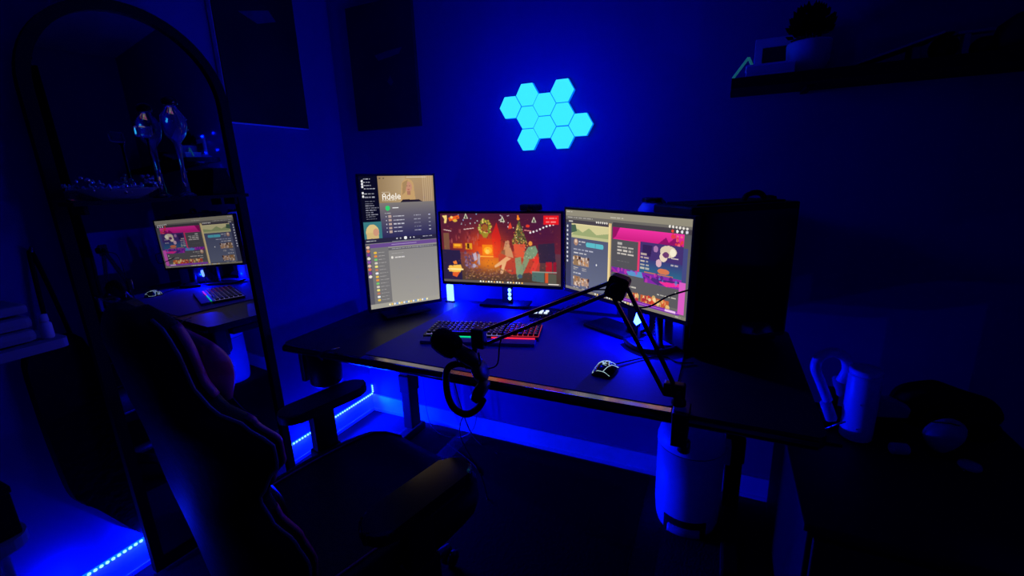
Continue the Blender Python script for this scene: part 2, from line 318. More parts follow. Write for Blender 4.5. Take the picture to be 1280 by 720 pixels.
def lounge_picture():
    c = Canvas(320, 180, (74, 36, 58))
    c.grad(0, 0, 1, .55, (70, 26, 50), (104, 32, 44)); c.grad(0, .55, 1, 1, (92, 52, 66), (70, 56, 40))
    for i in range(26):                                       # wall boards behind the tree
        v = .02+i*.02; c.rect(.42, v, .95, v+.007, (60, 14, 34), .5)
    c.glow(.38, .50, .17, .26, (232, 70, 22), .95); c.glow(.43, .7, .16, .12, (226, 130, 26), .9); c.glow(.85, .25, .13, .25, (70, 22, 58), .8)
    for i in range(30):
        u = random.uniform(.05, .33); v = random.uniform(.24, .44); c.ell(u, v, .006, .03, random.choice([(150, 60, 70), (86, 26, 44), (180, 90, 80)]), .6)
    c.rect(.02, .28, .07, .52, (120, 80, 60)); c.rect(.10, .43, .18, .5, (206, 112, 26)); c.rect(.11, .44, .17, .475, (240, 170, 40)); c.rect(.21, .42, .27, .51, (220, 150, 30)); c.rect(.225, .43, .245, .5, (70, 30, 20))
    c.poly([(0, .52), (.16, .53), (.17, .98), (.0, .98)], (40, 30, 66))
    c.rect(.32, .36, .47, .47, (196, 48, 20)); c.rect(.355, .44, .455, .59, (236, 128, 16)); c.ell(.405, .52, .035, .05, (255, 196, 40)); c.ell(.40, .54, .018, .035, (255, 235, 110))
    c.rect(.33, .60, .47, .615, (255, 190, 70)); c.poly([(.44, .3), (.485, .12), (.52, .35), (.5, .62), (.45, .62)], (216, 30, 24), .75)
    for k in range(90):
        a = random.uniform(0, 2*PI); r = random.uniform(.7, 1.2); c.ell(.385+.048*r*math.cos(a), .195+.10*r*math.sin(a), .007, .014, random.choice([(204, 170, 60), (120, 130, 40), (232, 204, 110), (90, 104, 30)]), .9)
    c.ell(.385, .2, .026, .05, (150, 90, 36)); c.poly([(.35, .27), (.42, .27), (.40, .34), (.37, .34)], (150, 130, 40))
    for k in range(300):                                      # tree
        t = random.random()**.7; u = .67+(random.random()-.5)*.14*t; c.ell(u, .10+.34*t, .005, .012, random.choice([(74, 84, 44), (110, 104, 54), (48, 60, 34), (190, 150, 70)]), .9)
    c.specks(.62, .18, .73, .44, 26, [(255, 220, 130), (240, 90, 50), (250, 240, 200)], .003); c.ell(.665, .07, .012, .022, (255, 150, 40)); c.rect(.655, .02, .67, .08, (250, 130, 30))
    c.poly([(.58, .18), (.60, .12), (.615, .2), (.58, .22)], (220, 60, 40)); c.ell(.74, .17, .016, .02, (224, 56, 36))
    for u, v in ((.225, .03), (.535, .07), (.79, .08)):
        c.poly([(u-.02, v+.045), (u, v-.04), (u+.02, v+.045)], (216, 220, 190)); c.poly([(u-.01, v+.035), (u, v-.015), (u+.01, v+.035)], (60, 60, 50))
    c.specks(.15, .0, .35, .16, 10, [(190, 220, 220), (140, 180, 230)], .004); c.specks(.49, .0, .6, .2, 9, [(230, 220, 230)], .004)
    for i in range(8): c.ell(.75+.026*i+.01, .26-.0165*i+.006*math.sin(i), .0075, .014, (240, 240, 236))
    c.poly([(.02, .225), (.09, .245), (.09, .255), (.02, .235)], (240, 220, 210)); c.poly([(.2, .22), (.29, .2), (.29, .21), (.2, .23)], (240, 220, 210)); c.poly([(.71, .22), (.77, .235), (.77, .245), (.71, .23)], (240, 150, 140))
    c.poly([(.02, .04), (.055, .02), (.06, .07), (.05, .14), (.03, .14), (.035, .08)], (236, 206, 120)); c.rect(.02, .03, .06, .045, (240, 210, 120)); c.poly([(.07, .06), (.165, .02), (.17, .07), (.08, .11)], (226, 90, 30)); c.ell(.13, .1, .02, .02, (214, 170, 60)); c.ell(.1, .055, .012, .02, (244, 200, 110))
    c.poly([(.49, .58), (.55, .52), (.84, .55), (.83, .80), (.60, .86), (.50, .76)], (176, 60, 44)); c.poly([(.62, .42), (.72, .42), (.71, .62), (.63, .6)], (216, 84, 56))
    c.poly([(.555, .38), (.585, .42), (.61, .54), (.62, .62), (.56, .6), (.53, .55)], (196, 150, 110)); c.ell(.575, .40, .014, .03, (186, 130, 100)); c.poly([(.55, .5), (.52, .52), (.515, .56), (.55, .58)], (120, 90, 70))
    c.poly([(.56, .6), (.60, .63), (.52, .72), (.46, .77), (.455, .74), (.50, .68)], (226, 180, 130)); c.poly([(.53, .66), (.56, .68), (.525, .85), (.50, .86)], (226, 180, 130))
    c.ell(.76, .41, .016, .032, (232, 150, 60)); c.poly([(.74, .46), (.80, .44), (.82, .52), (.79, .62), (.70, .64), (.71, .55)], (110, 150, 120)); c.poly([(.63, .62), (.68, .6), (.69, .84), (.64, .86)], (126, 156, 120)); c.poly([(.71, .62), (.75, .64), (.69, .86), (.65, .93), (.64, .88)], (120, 150, 116))
    c.poly([(.80, .60), (.83, .66), (.78, .86), (.75, .82)], (216, 60, 50)); c.ell(.80, .64, .026, .05, (220, 50, 44)); c.ell(.67, .88, .02, .03, (60, 90, 110))
    c.specks(.70, .46, .80, .62, 22, [(170, 200, 160), (80, 110, 96)], .004)
    c.poly([(.82, .42), (.95, .40), (.96, .68), (.83, .68)], (44, 34, 58)); c.rect(.88, .66, .93, .82, (170, 26, 36)); c.rect(.94, .66, .965, .83, (140, 22, 40))
    c.poly([(.77, .80), (.87, .82), (.87, .96), (.77, .94)], (74, 104, 100)); c.rect(.875, .81, .90, .96, (200, 80, 40)); c.rect(.90, .83, .965, .97, (84, 84, 70)); c.rect(.77, .80, .97, .815, (140, 150, 140))
    for k in range(60): c.ell(random.uniform(.2, .33), random.uniform(.54, .78), .008, .02, random.choice([(110, 84, 130), (150, 120, 160), (80, 60, 100)]), .6)
    c.poly([(.27, .58), (.30, .55), (.31, .66), (.285, .68)], (184, 170, 190)); c.poly([(.31, .58), (.335, .58), (.33, .72), (.32, .74)], (170, 160, 170)); c.ell(.28, .75, .016, .03, (170, 160, 180))
    for k in range(180): c.ell(random.uniform(.2, .62), random.uniform(.78, .95), .007, .008, random.choice([(170, 120, 70), (120, 80, 90), (206, 150, 90), (90, 60, 80)]), .5)
    c.poly([(.05, .76), (.16, .74), (.17, .80), (.15, .86), (.05, .85)], (244, 190, 80)); c.rect(.04, .80, .18, .825, (255, 226, 150)); c.poly([(.08, .86), (.15, .85), (.12, .93), (.08, .91)], (220, 90, 40)); c.poly([(.09, .7), (.12, .68), (.13, .73), (.1, .74)], (240, 130, 50))
    c.rect(.865, .03, .985, .15, (222, 24, 30)); c.rows(.885, .97, .065, .115, 2, (255, 200, 190), .016, rnd=.15)
    for k in range(260):
        u, v = random.uniform(.02, .98), random.uniform(.05, .95); c.ell(u, v, random.uniform(.003, .009), random.uniform(.004, .014), random.choice([(150, 60, 50), (60, 26, 50), (200, 110, 60), (40, 20, 40), (110, 60, 80)]), .28)
    c.glow(.44, .52, .10, .14, (255, 120, 30), .35); c.glow(.62, .6, .2, .2, (200, 80, 40), .18); c.soften()
    c.rect(0, .965, 1, 1, (92, 84, 84))
    for i in range(15): c.ell(.33+.024*i+(0.02 if i > 8 else 0), .978, .007, .011, [(250, 250, 240), (250, 240, 200), (240, 180, 90)][i % 3])
    c.rect(.90, .972, .985, .985, (235, 225, 215)); return c
def browser_picture():
    c = Canvas(320, 180, (84, 86, 108))
    c.grad(0, .15, .41, .95, (78, 82, 112), (104, 110, 130)); c.grad(.41, .1, 1, 1, (84, 84, 88), (112, 110, 104))
    c.rect(0, 0, 1, .07, (146, 140, 122)); c.rect(0, .07, 1, .115, (110, 106, 100)); c.rect(0, .115, .41, .16, (72, 66, 74)); c.rect(.44, .10, 1, .15, (70, 64, 70))
    c.rows(.01, .12, .02, .02, 1, (220, 215, 200), .012); c.rows(.42, .6, .05, .05, 1, (220, 215, 200), .012); c.rows(.02, .4, .09, .09, 1, (200, 195, 185), .010, rnd=.6)
    for i in range(6): c.ell(.30+.018*i, .12, .006, .012, (230, 225, 215)); c.ell(.86+.022*i, .085+.002*i, .007, .013, (236, 230, 220))
    for i in range(4): c.ell(.88+.03*i, .128, .008, .015, [(240, 70, 50), (240, 240, 240), (230, 230, 230), (220, 220, 230)][i])
    c.rows(.03, .10, .135, .135, 1, (235, 230, 220), .014)
    c.rect(0, .155, .055, .97, (62, 64, 92)); 
    for i in range(9): c.ell(.018, .20+.055*i, .008, .015, (216, 216, 226))
    c.rect(.06, .16, .405, .335, (212, 204, 150)); c.poly([(.06, .30), (.12, .22), (.17, .26), (.23, .20), (.30, .27), (.405, .24), (.405, .335), (.06, .335)], (156, 168, 116)); c.poly([(.06, .18), (.10, .17), (.115, .25), (.06, .28)], (72, 98, 78)); c.rect(.06, .30, .405, .335, (192, 192, 140)); c.rect(.075, .16, .41, .175, (228, 214, 160))
    c.ell(.105, .385, .022, .042, (176, 136, 116)); c.ell(.105, .375, .012, .02, (230, 200, 176)); c.rows(.135, .2, .375, .375, 1, (240, 236, 230), .018, rnd=.1); c.rows(.135, .18, .41, .41, 1, (190, 190, 200), .010)
    c.rect(.215, .375, .29, .43, (92, 188, 200)); c.rect(.295, .375, .355, .43, (92, 188, 200)); c.ell(.215, .4, .012, .027, (92, 188, 200)); c.ell(.355, .4, .012, .027, (92, 188, 200))
    c.rows(.08, .33, .475, .475, 1, (200, 200, 214), .012); c.rows(.085, .22, .52, .52, 1, (236, 230, 226), .014, rnd=.1)
    for v in (.555, .81):
        c.rect(.08, v, .15, v+.125, (150, 118, 84)); c.rect(.155, v+.01, .235, v+.115, (168, 138, 120)); c.specks(.08, v+.01, .235, v+.12, 30, [(214, 176, 140), (60, 34, 30), (236, 214, 196), (196, 130, 70)], .007, .8)
        c.rows(.08, .14, v+.15, v+.175, 2, (226, 214, 200), .012); c.rows(.17, .22, v+.15, v+.175, 2, (226, 214, 200), .012)
    c.rows(.08, .16, .775, .775, 1, (230, 226, 220), .014, rnd=.1); c.ell(.305, .625, .006, .012, (236, 236, 236))
    c.rect(.405, .115, .43, .965, (216, 186, 128)); c.rect(.41, .14, .418, .96, (244, 222, 160))
    c.rect(.44, .15, .955, .285, (226, 34, 138)); c.grad(.44, .15, .955, .27, (240, 50, 160), (206, 34, 130)); c.poly([(.44, .15), (.50, .15), (.47, .25), (.44, .29)], (150, 20, 96))
    c.poly([(.78, .285), (.84, .20), (.86, .25), (.90, .19), (.955, .285)], (142, 20, 100)); c.specks(.88, .17, .955, .27, 16, [(226, 60, 70), (110, 20, 80), (240, 110, 130)], .007)
    c.rect(.44, .285, .65, .60, (84, 82, 86)); c.rows(.485, .53, .325, .325, 1, (244, 236, 226), .024, rnd=.05); c.rows(.485, .62, .365, .435, 3, (240, 230, 216), .017, rnd=.25); c.rows(.485, .6, .52, .52, 1, (130, 128, 126), .008)
    c.rect(.648, .27, .662, .62, (230, 60, 110)); c.rect(.662, .27, .955, .62, (70, 50, 112)); c.grad(.662, .45, .955, .62, (60, 60, 120), (44, 110, 140)); c.poly([(.68, .3), (.75, .3), (.74, .42), (.68, .4)], (52, 34, 84))
    c.rows(.668, .74, .40, .55, 5, (246, 226, 190), .018, rnd=.3); c.ell(.775, .33, .016, .034, (170, 120, 170)); c.ell(.86, .34, .055, .06, (222, 204, 176)); c.ell(.83, .40, .026, .05, (236, 214, 190)); c.ell(.80, .47, .02, .04, (216, 176, 190)); c.ell(.89, .345, .02, .04, (244, 236, 210)); c.ell(.845, .375, .022, .03, (110, 60, 110))
    c.ell(.835, .55, .04, .03, (214, 120, 80)); c.rows(.88, .95, .40, .47, 2, (240, 226, 210), .014); c.rect(.70, .585, .9, .595, (200, 110, 90))
    c.grad(.44, .60, .955, .70, (110, 40, 160), (150, 40, 170), True); c.poly([(.56, .62), (.68, .60), (.70, .68), (.60, .69)], (90, 150, 200)); c.poly([(.44, .60), (.50, .66), (.56, .70), (.44, .70)], (166, 40, 150)); c.poly([(.70, .62), (.80, .64), (.955, .62), (.955, .66), (.80, .70)], (76, 46, 120)); c.poly([(.80, .66), (.96, .64), (.96, .67), (.86, .70)], (240, 50, 150)); c.specks(.44, .60, .95, .69, 26, [(100, 140, 210), (200, 60, 170), (80, 30, 120)], .009, .7)
    c.rect(.44, .70, .955, .90, (92, 90, 92)); c.rect(.44, .66, .70, .90, (92, 90, 92)); c.ell(.485, .70, .022, .042, (190, 150, 120)); c.ell(.485, .69, .012, .02, (236, 206, 180)); c.rows(.515, .62, .70, .70, 1, (236, 226, 210), .016, rnd=.1); c.rows(.52, .56, .73, .73, 1, (170, 168, 160), .010)
    c.rows(.48, .66, .785, .785, 1, (240, 232, 214), .016, rnd=.1); c.rows(.48, .58, .83, .83, 1, (236, 226, 206), .014); c.rows(.80, .93, .80, .80, 1, (230, 224, 206), .014, rnd=.05); c.ell(.925, .745, .005, .010, (240, 240, 230))
    for u0, u1 in ((.50, .665), (.68, .885)):
        c.rect(u0, .845, u1, .955, (196, 96, 50)); c.specks(u0+.005, .85, u1-.005, .95, 60, [(236, 190, 110), (220, 70, 40), (170, 40, 50), (250, 226, 170), (130, 120, 90)], .010, .8)
    c.rect(.44, .93, .955, .967, (126, 44, 170)); c.rect(.44, .945, .955, .951, (196, 120, 220)); c.rect(.86, .935, .93, .955, (240, 200, 240))
    c.rect(.945, .62, .985, .95, (218, 94, 196)); c.rect(.955, .285, .985, .62, (70, 74, 130))
    c.rect(0, .965, 1, 1, (132, 126, 112))
    for i in range(17): c.ell(.30+.022*i, .982, .007, .011, [(244, 240, 226), (240, 200, 120), (220, 220, 220)][i % 3])
    c.rows(.93, .985, .982, .982, 1, (225, 220, 205), .010); return c

def screen_mesh(name, cv, T, wd, ht, strength, parent):
    """flat lit picture: wd x ht metres, local x right, local z up, facing local -y"""
    W, H = cv.W, cv.H
    gx, gz = np.meshgrid(np.linspace(-wd/2, wd/2, W+1), np.linspace(ht/2, -ht/2, H+1))
    v = np.stack([gx, np.zeros_like(gx), gz], -1).reshape(-1, 3)
    I = WM[parent.name].inverted() @ T; A = np.array(I)
    v = v @ A[:3, :3].T + A[:3, 3]
    i, j = np.meshgrid(np.arange(W), np.arange(H)); a = (j*(W+1)+i).reshape(-1)
    quads = np.stack([a, a+W+1, a+W+2, a+1], -1)
    me = bpy.data.meshes.new(name); n = W*H
    me.vertices.add(len(v)); me.vertices.foreach_set('co', v.astype(np.float32).ravel())
    me.loops.add(4*n); me.loops.foreach_set('vertex_index', quads.astype(np.int32).ravel())
    me.polygons.add(n); me.polygons.foreach_set('loop_start', np.arange(0, 4*n, 4, dtype=np.int32)); me.update(calc_edges=True)
    c = np.clip(cv.a, 0, 1).reshape(-1, 3); lin = np.where(c <= .04045, c/12.92, ((c+.055)/1.055)**2.4)
    at = me.color_attributes.new('picture', 'FLOAT_COLOR', 'CORNER')
    at.data.foreach_set('color', np.repeat(np.concatenate([lin, np.ones((n, 1))], 1), 4, 0).astype(np.float32).ravel())
    m = bpy.data.materials.new(name+'_lit'); m.use_nodes = True; nt = m.node_tree; b = nt.nodes['Principled BSDF']
    b.inputs['Base Color'].default_value = (0.005, 0.005, 0.005, 1); b.inputs['Roughness'].default_value = 0.5; b.inputs['Specular IOR Level'].default_value = 0.1
    ca = nt.nodes.new('ShaderNodeVertexColor'); ca.layer_name = 'picture'
    nt.links.new(ca.outputs['Color'], b.inputs['Emission Color']); b.inputs['Emission Strength'].default_value = strength
    me.materials.append(m); o = bpy.data.objects.new(name, me); COL.objects.link(o); o.parent = parent; WM[o.name] = WM[parent.name].copy(); return o

def monitor(label, cx, cy, cz, yaw, wd, ht, cv, foot, strength=1.0, group=None, roll=0.0):
    """cx,cy,cz centre of the picture; faces (sin yaw, -cos yaw); foot = list of part builders"""
    T = Matrix.Translation((cx, cy, cz)) @ rotz(yaw) @ Matrix.Rotation(roll, 4, 'Y')
    t = thing('monitor', (cx, cy, 0.75), label, 'monitor', group)
    b = 0.009; chin = 0.014
    obj('casing', G().box((0, 0.016, -chin/2+b/2), (wd+2*b, 0.022, ht+b+chin), T, 0.003).box((0, 0.036, 0), (wd*0.6, 0.028, ht*0.6), T, 0.010), M['black'], t)
    bz = G()
    bz.box((0, 0.003, ht/2+b/2), (wd+2*b, 0.008, b), T, 0.002).box((0, 0.003, -ht/2-chin/2), (wd+2*b, 0.008, chin), T, 0.002)
    bz.box((-wd/2-b/2, 0.003, 0), (b, 0.008, ht), T, 0.002).box((wd/2+b/2, 0.003, 0), (b, 0.008, ht), T, 0.002)
    obj('bezel', bz, M['black'], t)
    screen_mesh('screen', cv, T, wd, ht, strength, t)
    st = G(); st.tube([T @ Vector((0, 0.045, 0)), T @ Vector((0, 0.085, -0.02))], 0.022, 10)
    bx = T @ Vector((0, 0.085, 0)); st.box((bx.x, bx.y, (0.765+cz)/2), (0.04, 0.028, cz-0.765), rotz_about(bx, yaw), 0.006)
    obj('stand_post', st, M['black'], t)
    obj('stand_foot', foot(bx, yaw), M['black'], t); return t
def rotz_about(p, a): return Matrix.Translation((p.x, p.y, 0)) @ rotz(a) @ Matrix.Translation((-p.x, -p.y, 0))
DZ = 0.75
def flat_foot(bx, yaw, dx=0.24, dy=0.17, ox=0.0):
    T = rotz_about(bx, yaw); return G().box((bx.x+ox, bx.y-0.02, DZ+0.0125), (dx, dy, 0.012), T, 0.005)
def bracket_foot(bx, yaw):
    g = flat_foot(bx, yaw, 0.12, 0.14); return g

M_P = monitor('tall portrait monitor showing a music app above a grey chat window, left of desk', 0.616, -0.365, 1.07, 0.980, 0.30, 0.53, portrait_picture(), lambda b, y: flat_foot(b, y, 0.20, 0.15), 1.0, roll=0.018)
M_L = monitor('middle landscape monitor showing a fireside holiday game lobby', 0.958, -0.160, 1.020, 0.130, 0.53, 0.30, lounge_picture(), lambda b, y: flat_foot(b, y, 0.22, 0.10), 1.1, roll=0.007)
M_B = monitor('right landscape monitor showing two browser windows side by side', 1.503, -0.356, 1.039, -0.527, 0.53, 0.30, browser_picture(), lambda b, y: flat_foot(b, y, 0.20, 0.12, -0.075), 1.0, roll=0.011)

# ------------------------------------------------------------------ desk
X0, X1, YF, YB = 0.365, 2.05, -0.81, -0.06
t = thing('desk', ((X0+X1)/2, (YF+YB)/2, 0), 'wide black desk with a glossy front edge carrying the three monitors', 'desk')
def rr(x0, y0, x1, y1, r, n=5):
    p = []
    for cx, cy, a0 in ((x1-r, y1-r, 0), (x0+r, y1-r, 90), (x0+r, y0+r, 180), (x1-r, y0+r, 270)):
        for k in range(n+1): a = math.radians(a0+90*k/n); p.append((cx+r*math.cos(a), cy+r*math.sin(a)))
    return p
obj('tabletop', G().prism(rr(X0, YF+0.012, X1, YB, 0.03), DZ-0.028, DZ), M['desk'], t)
obj('front_sheen_strip', G().prism([(0.748, YF+0.006), (1.728, YF+0.006), (1.728, -0.781), (0.748, -0.781)], DZ-0.002, DZ+0.0025, None, bev=0.0008), M['sheen'], t)['label'] = 'glossy strip added along the front edge to mirror the screens'  # metal slab added so the desk edge shows a reflection streak
obj('front_edge', G().tube([(X0+0.02, YF+0.012, DZ-0.014), (X1-0.02, YF+0.012, DZ-0.014)], 0.0145, 12), M['blackg'], t)
for x in (0.345+0.045, 1.915):
    lg = G().box((x, -0.135, 0.38), (0.055, 0.075, 0.66), None, 0.006).box((x, -0.135, 0.30), (0.066, 0.086, 0.10), None, 0.006)
    l = obj('leg', lg, M['blackm'], t)
    obj('foot', G().box((x, -0.27, 0.02), (0.06, 0.42, 0.04), None, 0.01), M['blackm'], l)
    obj('side_rail', G().box((x, -0.40, DZ-0.045), (0.05, 0.62, 0.03), None, 0.004), M['blackm'], l)
obj('cross_rail', G().box((1.15, -0.13, DZ-0.055), (1.5, 0.04, 0.05), None, 0.004), M['blackm'], t)
ch = obj('cup_holder', G().lathe([(0.052, 0.59), (0.058, 0.60), (0.060, 0.72), (0.054, 0.72), (0.052, 0.61), (0.0001, 0.61)], 20, Matrix.Translation((0.500, -0.735, 0))), M['black'], t)
obj('bracket', G().box((0.418, -0.745, 0.655), (0.022, 0.05, 0.125), None, 0.006).box((0.458, -0.745, 0.712), (0.10, 0.04, 0.014), None, 0.003), M['black'], ch)
obj('edge_clip', G().tube([(0.585, -0.815, 0.722), (0.583, -0.828, 0.742), (0.60, -0.81, 0.757), (0.625, -0.77, 0.757)], 0.0035, 6), M['steel'], t)

tag(obj('desk_mat', G().prism(rr(0.742, -0.778, 1.728, -0.115, 0.012), DZ+0.0003, DZ+0.0042), M['mat']), 'large dark navy desk mat under the keyboard and mouse', 'desk mat')
Z1 = DZ+0.0042

# ------------------------------------------------------------------ computer tower
A = Vector((1.727, -0.432, 0)); B = Vector((2.030, -0.170, 0)); d = (B-A).normalized(); nrm = Vector((-d.y, d.x, 0))
t = thing('computer_tower', tuple(A+d*0.2+nrm*0.1+Vector((0, 0, DZ))), 'large black computer tower at the right end of the desk', 'computer')
T = Matrix(((d.x, nrm.x, 0, A.x), (d.y, nrm.y, 0, A.y), (0, 0, 1, DZ+0.0045), (0, 0, 0, 1)))
obj('case', G().box((0.2, 0.1, 0.237), (0.40, 0.196, 0.446), T, 0.006), M['pc'], t)
obj('side_panel', G().box((0.2, -0.001, 0.237), (0.37, 0.006, 0.41), T, 0.002), M['tint'], t)
for sx in (0.05, 0.35): obj('foot', G().box((sx, 0.1, 0.007), (0.05, 0.17, 0.014), T, 0.003), M['black'], t)
obj('top_filter', G().box((0.2, 0.1, 0.463), (0.33, 0.15, 0.006), T, 0.002), M['blackm'], t)
g = G()
hp = smooth_path([(0.235, 0.06, 0.470), (0.245, 0.06, 0.482), (0.275, 0.06, 0.490), (0.30, 0.06, 0.485), (0.315, 0.06, 0.470)], 5)
tag(obj('cable_tie_roll', g.tube(hp, 0.0085, 8, T), M['blackm']), 'small black curved clip lying on top of the computer tower', 'clip')
tag(obj('control_knob', G().lathe([(0.020, 0), (0.024, 0.004), (0.022, 0.012), (0.010, 0.016), (0.0001, 0.016)], 16, T @ Matrix.Translation((0.372, 0.10, 0.4605))), M['blackm']), 'small black puck on the right corner of the computer tower', 'puck')

# ------------------------------------------------------------------ hexagon wall light
hexs = [(0.967, 1.598), (1.044, 1.641), (1.044, 1.553), (1.044, 1.465), (1.119, 1.597), (1.119, 1.509), (1.195, 1.641), (1.195, 1.553), (1.195, 1.464), (1.271, 1.508)]
t = thing('hexagon_light', (1.119, 0, 1.42), 'glowing cyan wall light made of ten hexagon tiles', 'wall light')
R6 = 0.0502
hexT = lambda x, z: Matrix.Translation((x, 0, z)) @ Matrix.Rotation(PI/2, 4, 'X')   # local z -> world -y
g6 = [(R6*math.cos(PI/3*k), R6*math.sin(PI/3*k)) for k in range(6)]
for i, (x, z) in enumerate(hexs):
    body = obj('hexagon_tile', G().prism([(a*0.985, b*0.985) for a, b in g6], 0.003, 0.020, hexT(x, z)), M['ledblue'], t)
    # gently domed diffuser with a faint centre button
    vs = []; fs = []; rings = [(1.0, 0.020), (0.97, 0.0235), (0.6, 0.0245), (0.10, 0.0245), (0.085, 0.0238)]
    for k, (s, h) in enumerate(rings):
        for a, b in g6: vs.append((a*s*0.972, b*s*0.972, h))
    for k in range(len(rings)-1):
        for q in range(6): fs.append((k*6+q, k*6+(q+1) % 6, (k+1)*6+(q+1) % 6, (k+1)*6+q))
    fs.append(tuple(24+q for q in range(6)))
    obj('diffuser', G().add(vs, fs, 0, False, hexT(x, z)), M['hexface'], body)
    lamp('hexagon_glow', (x, -0.33, z), P_HEX)

# ------------------------------------------------------------------ led strip on the left skirting
t = thing('led_strip', (0.02, -0.95, 0.1), 'bright blue bead led strip running along the left skirting board', 'led strip')
obj('tape', G().box((0.0145, -0.96, 0.108), (0.003, 1.90, 0.012)).box((0.0145, -0.012, 0.138), (0.003, 0.010, 0.052)), M['ledblue'], t)
g = G(); y = -0.02
while y > -1.9:
    g.ball((0.019, y, 0.108), 0.0052, 4, sc=(0.8, 1.15, 1.0)); y -= 0.0165
for z in (0.118, 0.130, 0.142, 0.154): g.ball((0.019, -0.012, z), 0.0048, 4)
tag(obj('light_bead', g, M['led'], t), kind='stuff')

Z1_ = 0.7542
# ------------------------------------------------------------------ light bars behind the monitors
t = thing('light_bar', (0.663, -0.105, DZ), 'white-blue upright light bar left behind the middle monitor', 'light bar')
obj('tube', G().box((0.663, -0.105, 0.792), (0.034, 0.012, 0.082), None, 0.004), M['bar'], t)
obj('base', G().box((0.663, -0.105, 0.7505+0.0), (0.05, 0.03, 0.0), None).box((0.663, -0.100, 0.7525), (0.05, 0.035, 0.004), None, 0.001), M['black'], t)
t = thing('light_bar', (0.977, -0.098, DZ), 'thin light bar with three blue beads behind the middle monitor', 'light bar')
for z in (0.793, 0.812, 0.831): obj('light_bead', G().ball((0.977, -0.112, z), 0.0085, 6, sc=(1, 0.6, 1.05)), M['bar'], t)
obj('casing', G().box((0.977, -0.102, 0.800), (0.020, 0.010, 0.084), None, 0.003).box((0.977, -0.098, Z1+0.003), (0.04, 0.025, 0.005), None, 0.001), M['black'], t)
t = thing('light_bar', (1.573, -0.34, Z1_), 'five-sided white-blue light glowing under the right monitor', 'light bar')
p5 = [(1.557, 0.822), (1.567, 0.810), (1.588, 0.826), (1.581, 0.850), (1.566, 0.856)]
XR = Matrix.Translation((0, -0.345, 0)) @ Matrix.Rotation(PI/2, 4, 'X')
obj('lens', G().prism(p5, -0.002, 0.007, XR), M['bar'], t)
obj('casing', G().prism([((a-1.572)*1.15+1.572, (b-0.833)*1.15+0.833) for a, b in p5], -0.012, -0.002, XR).box((1.575, -0.338, 0.785), (0.008, 0.006, 0.062), None, 0.001).box((1.575, -0.338, Z1_+0.003), (0.035, 0.03, 0.005), None, 0.001), M['black'], t)

# ------------------------------------------------------------------ webcam, device, speaker
t = thing('webcam', (1.10, -0.16, 1.172), 'black webcam bar clipped on top of the middle monitor', 'webcam')
T = Matrix.Translation((1.102, -0.145, 1.190)) @ rotz(0.13)
obj('body', G().box((0, 0, 0.004), (0.090, 0.03, 0.026), T, 0.008), M['black'], t)
obj('lens', G().lathe([(0.010, 0), (0.010, 0.004), (0.007, 0.005), (0.0001, 0.004)], 16, T @ Matrix.Translation((0, -0.015, 0.004)) @ Matrix.Rotation(PI/2, 4, 'X')), M['blackg'], t)
obj('clip', G().box((0, 0.012, -0.012), (0.035, 0.035, 0.008), T, 0.002), M['black'], t)

t = thing('air_purifier', (1.566, -0.085, DZ), 'pale round-topped device with black cap behind the right monitor', 'device')
T = Matrix.Translation((1.566, -0.082, DZ))
obj('body', G().lathe([(0.050, 0.0), (0.053, 0.01), (0.053, 0.41), (0.050, 0.435), (0.036, 0.455), (0.026, 0.459), (0.0001, 0.459)], 28, T), M['white'], t)
obj('cap', G().lathe([(0.034, 0.459), (0.038, 0.462), (0.038, 0.472), (0.034, 0.475), (0.0001, 0.475)], 24, T), M['blackg'], t)
obj('strap', G().tube(smooth_path([(0.030, -0.012, 0.468), (0.048, -0.022, 0.452), (0.060, -0.030, 0.425), (0.062, -0.03, 0.36)], 5), 0.007, 8, T), M['black'], t)

# small hub with lit buttons
t = thing('button_pad', (1.155, -0.20, Z1), 'small black pad with five lit white buttons under the microphone arm', 'button pad')
T = Matrix.Translation((1.155, -0.195, Z1)) @ rotz(0.15)
obj('body', G().prism([(-0.045, -0.03), (0.045, -0.03), (0.045, 0.03), (-0.045, 0.03)], 0, 0.016, T, bev=0.004), M['black'], t)
for bx, by in ((-0.018, -0.012), (0.003, -0.012), (0.024, -0.012), (0.003, 0.012), (0.026, 0.013)):
    obj('button', G().box((bx, by, 0.0185), (0.013, 0.014, 0.005), T, 0.001), M['whiteled'], t)

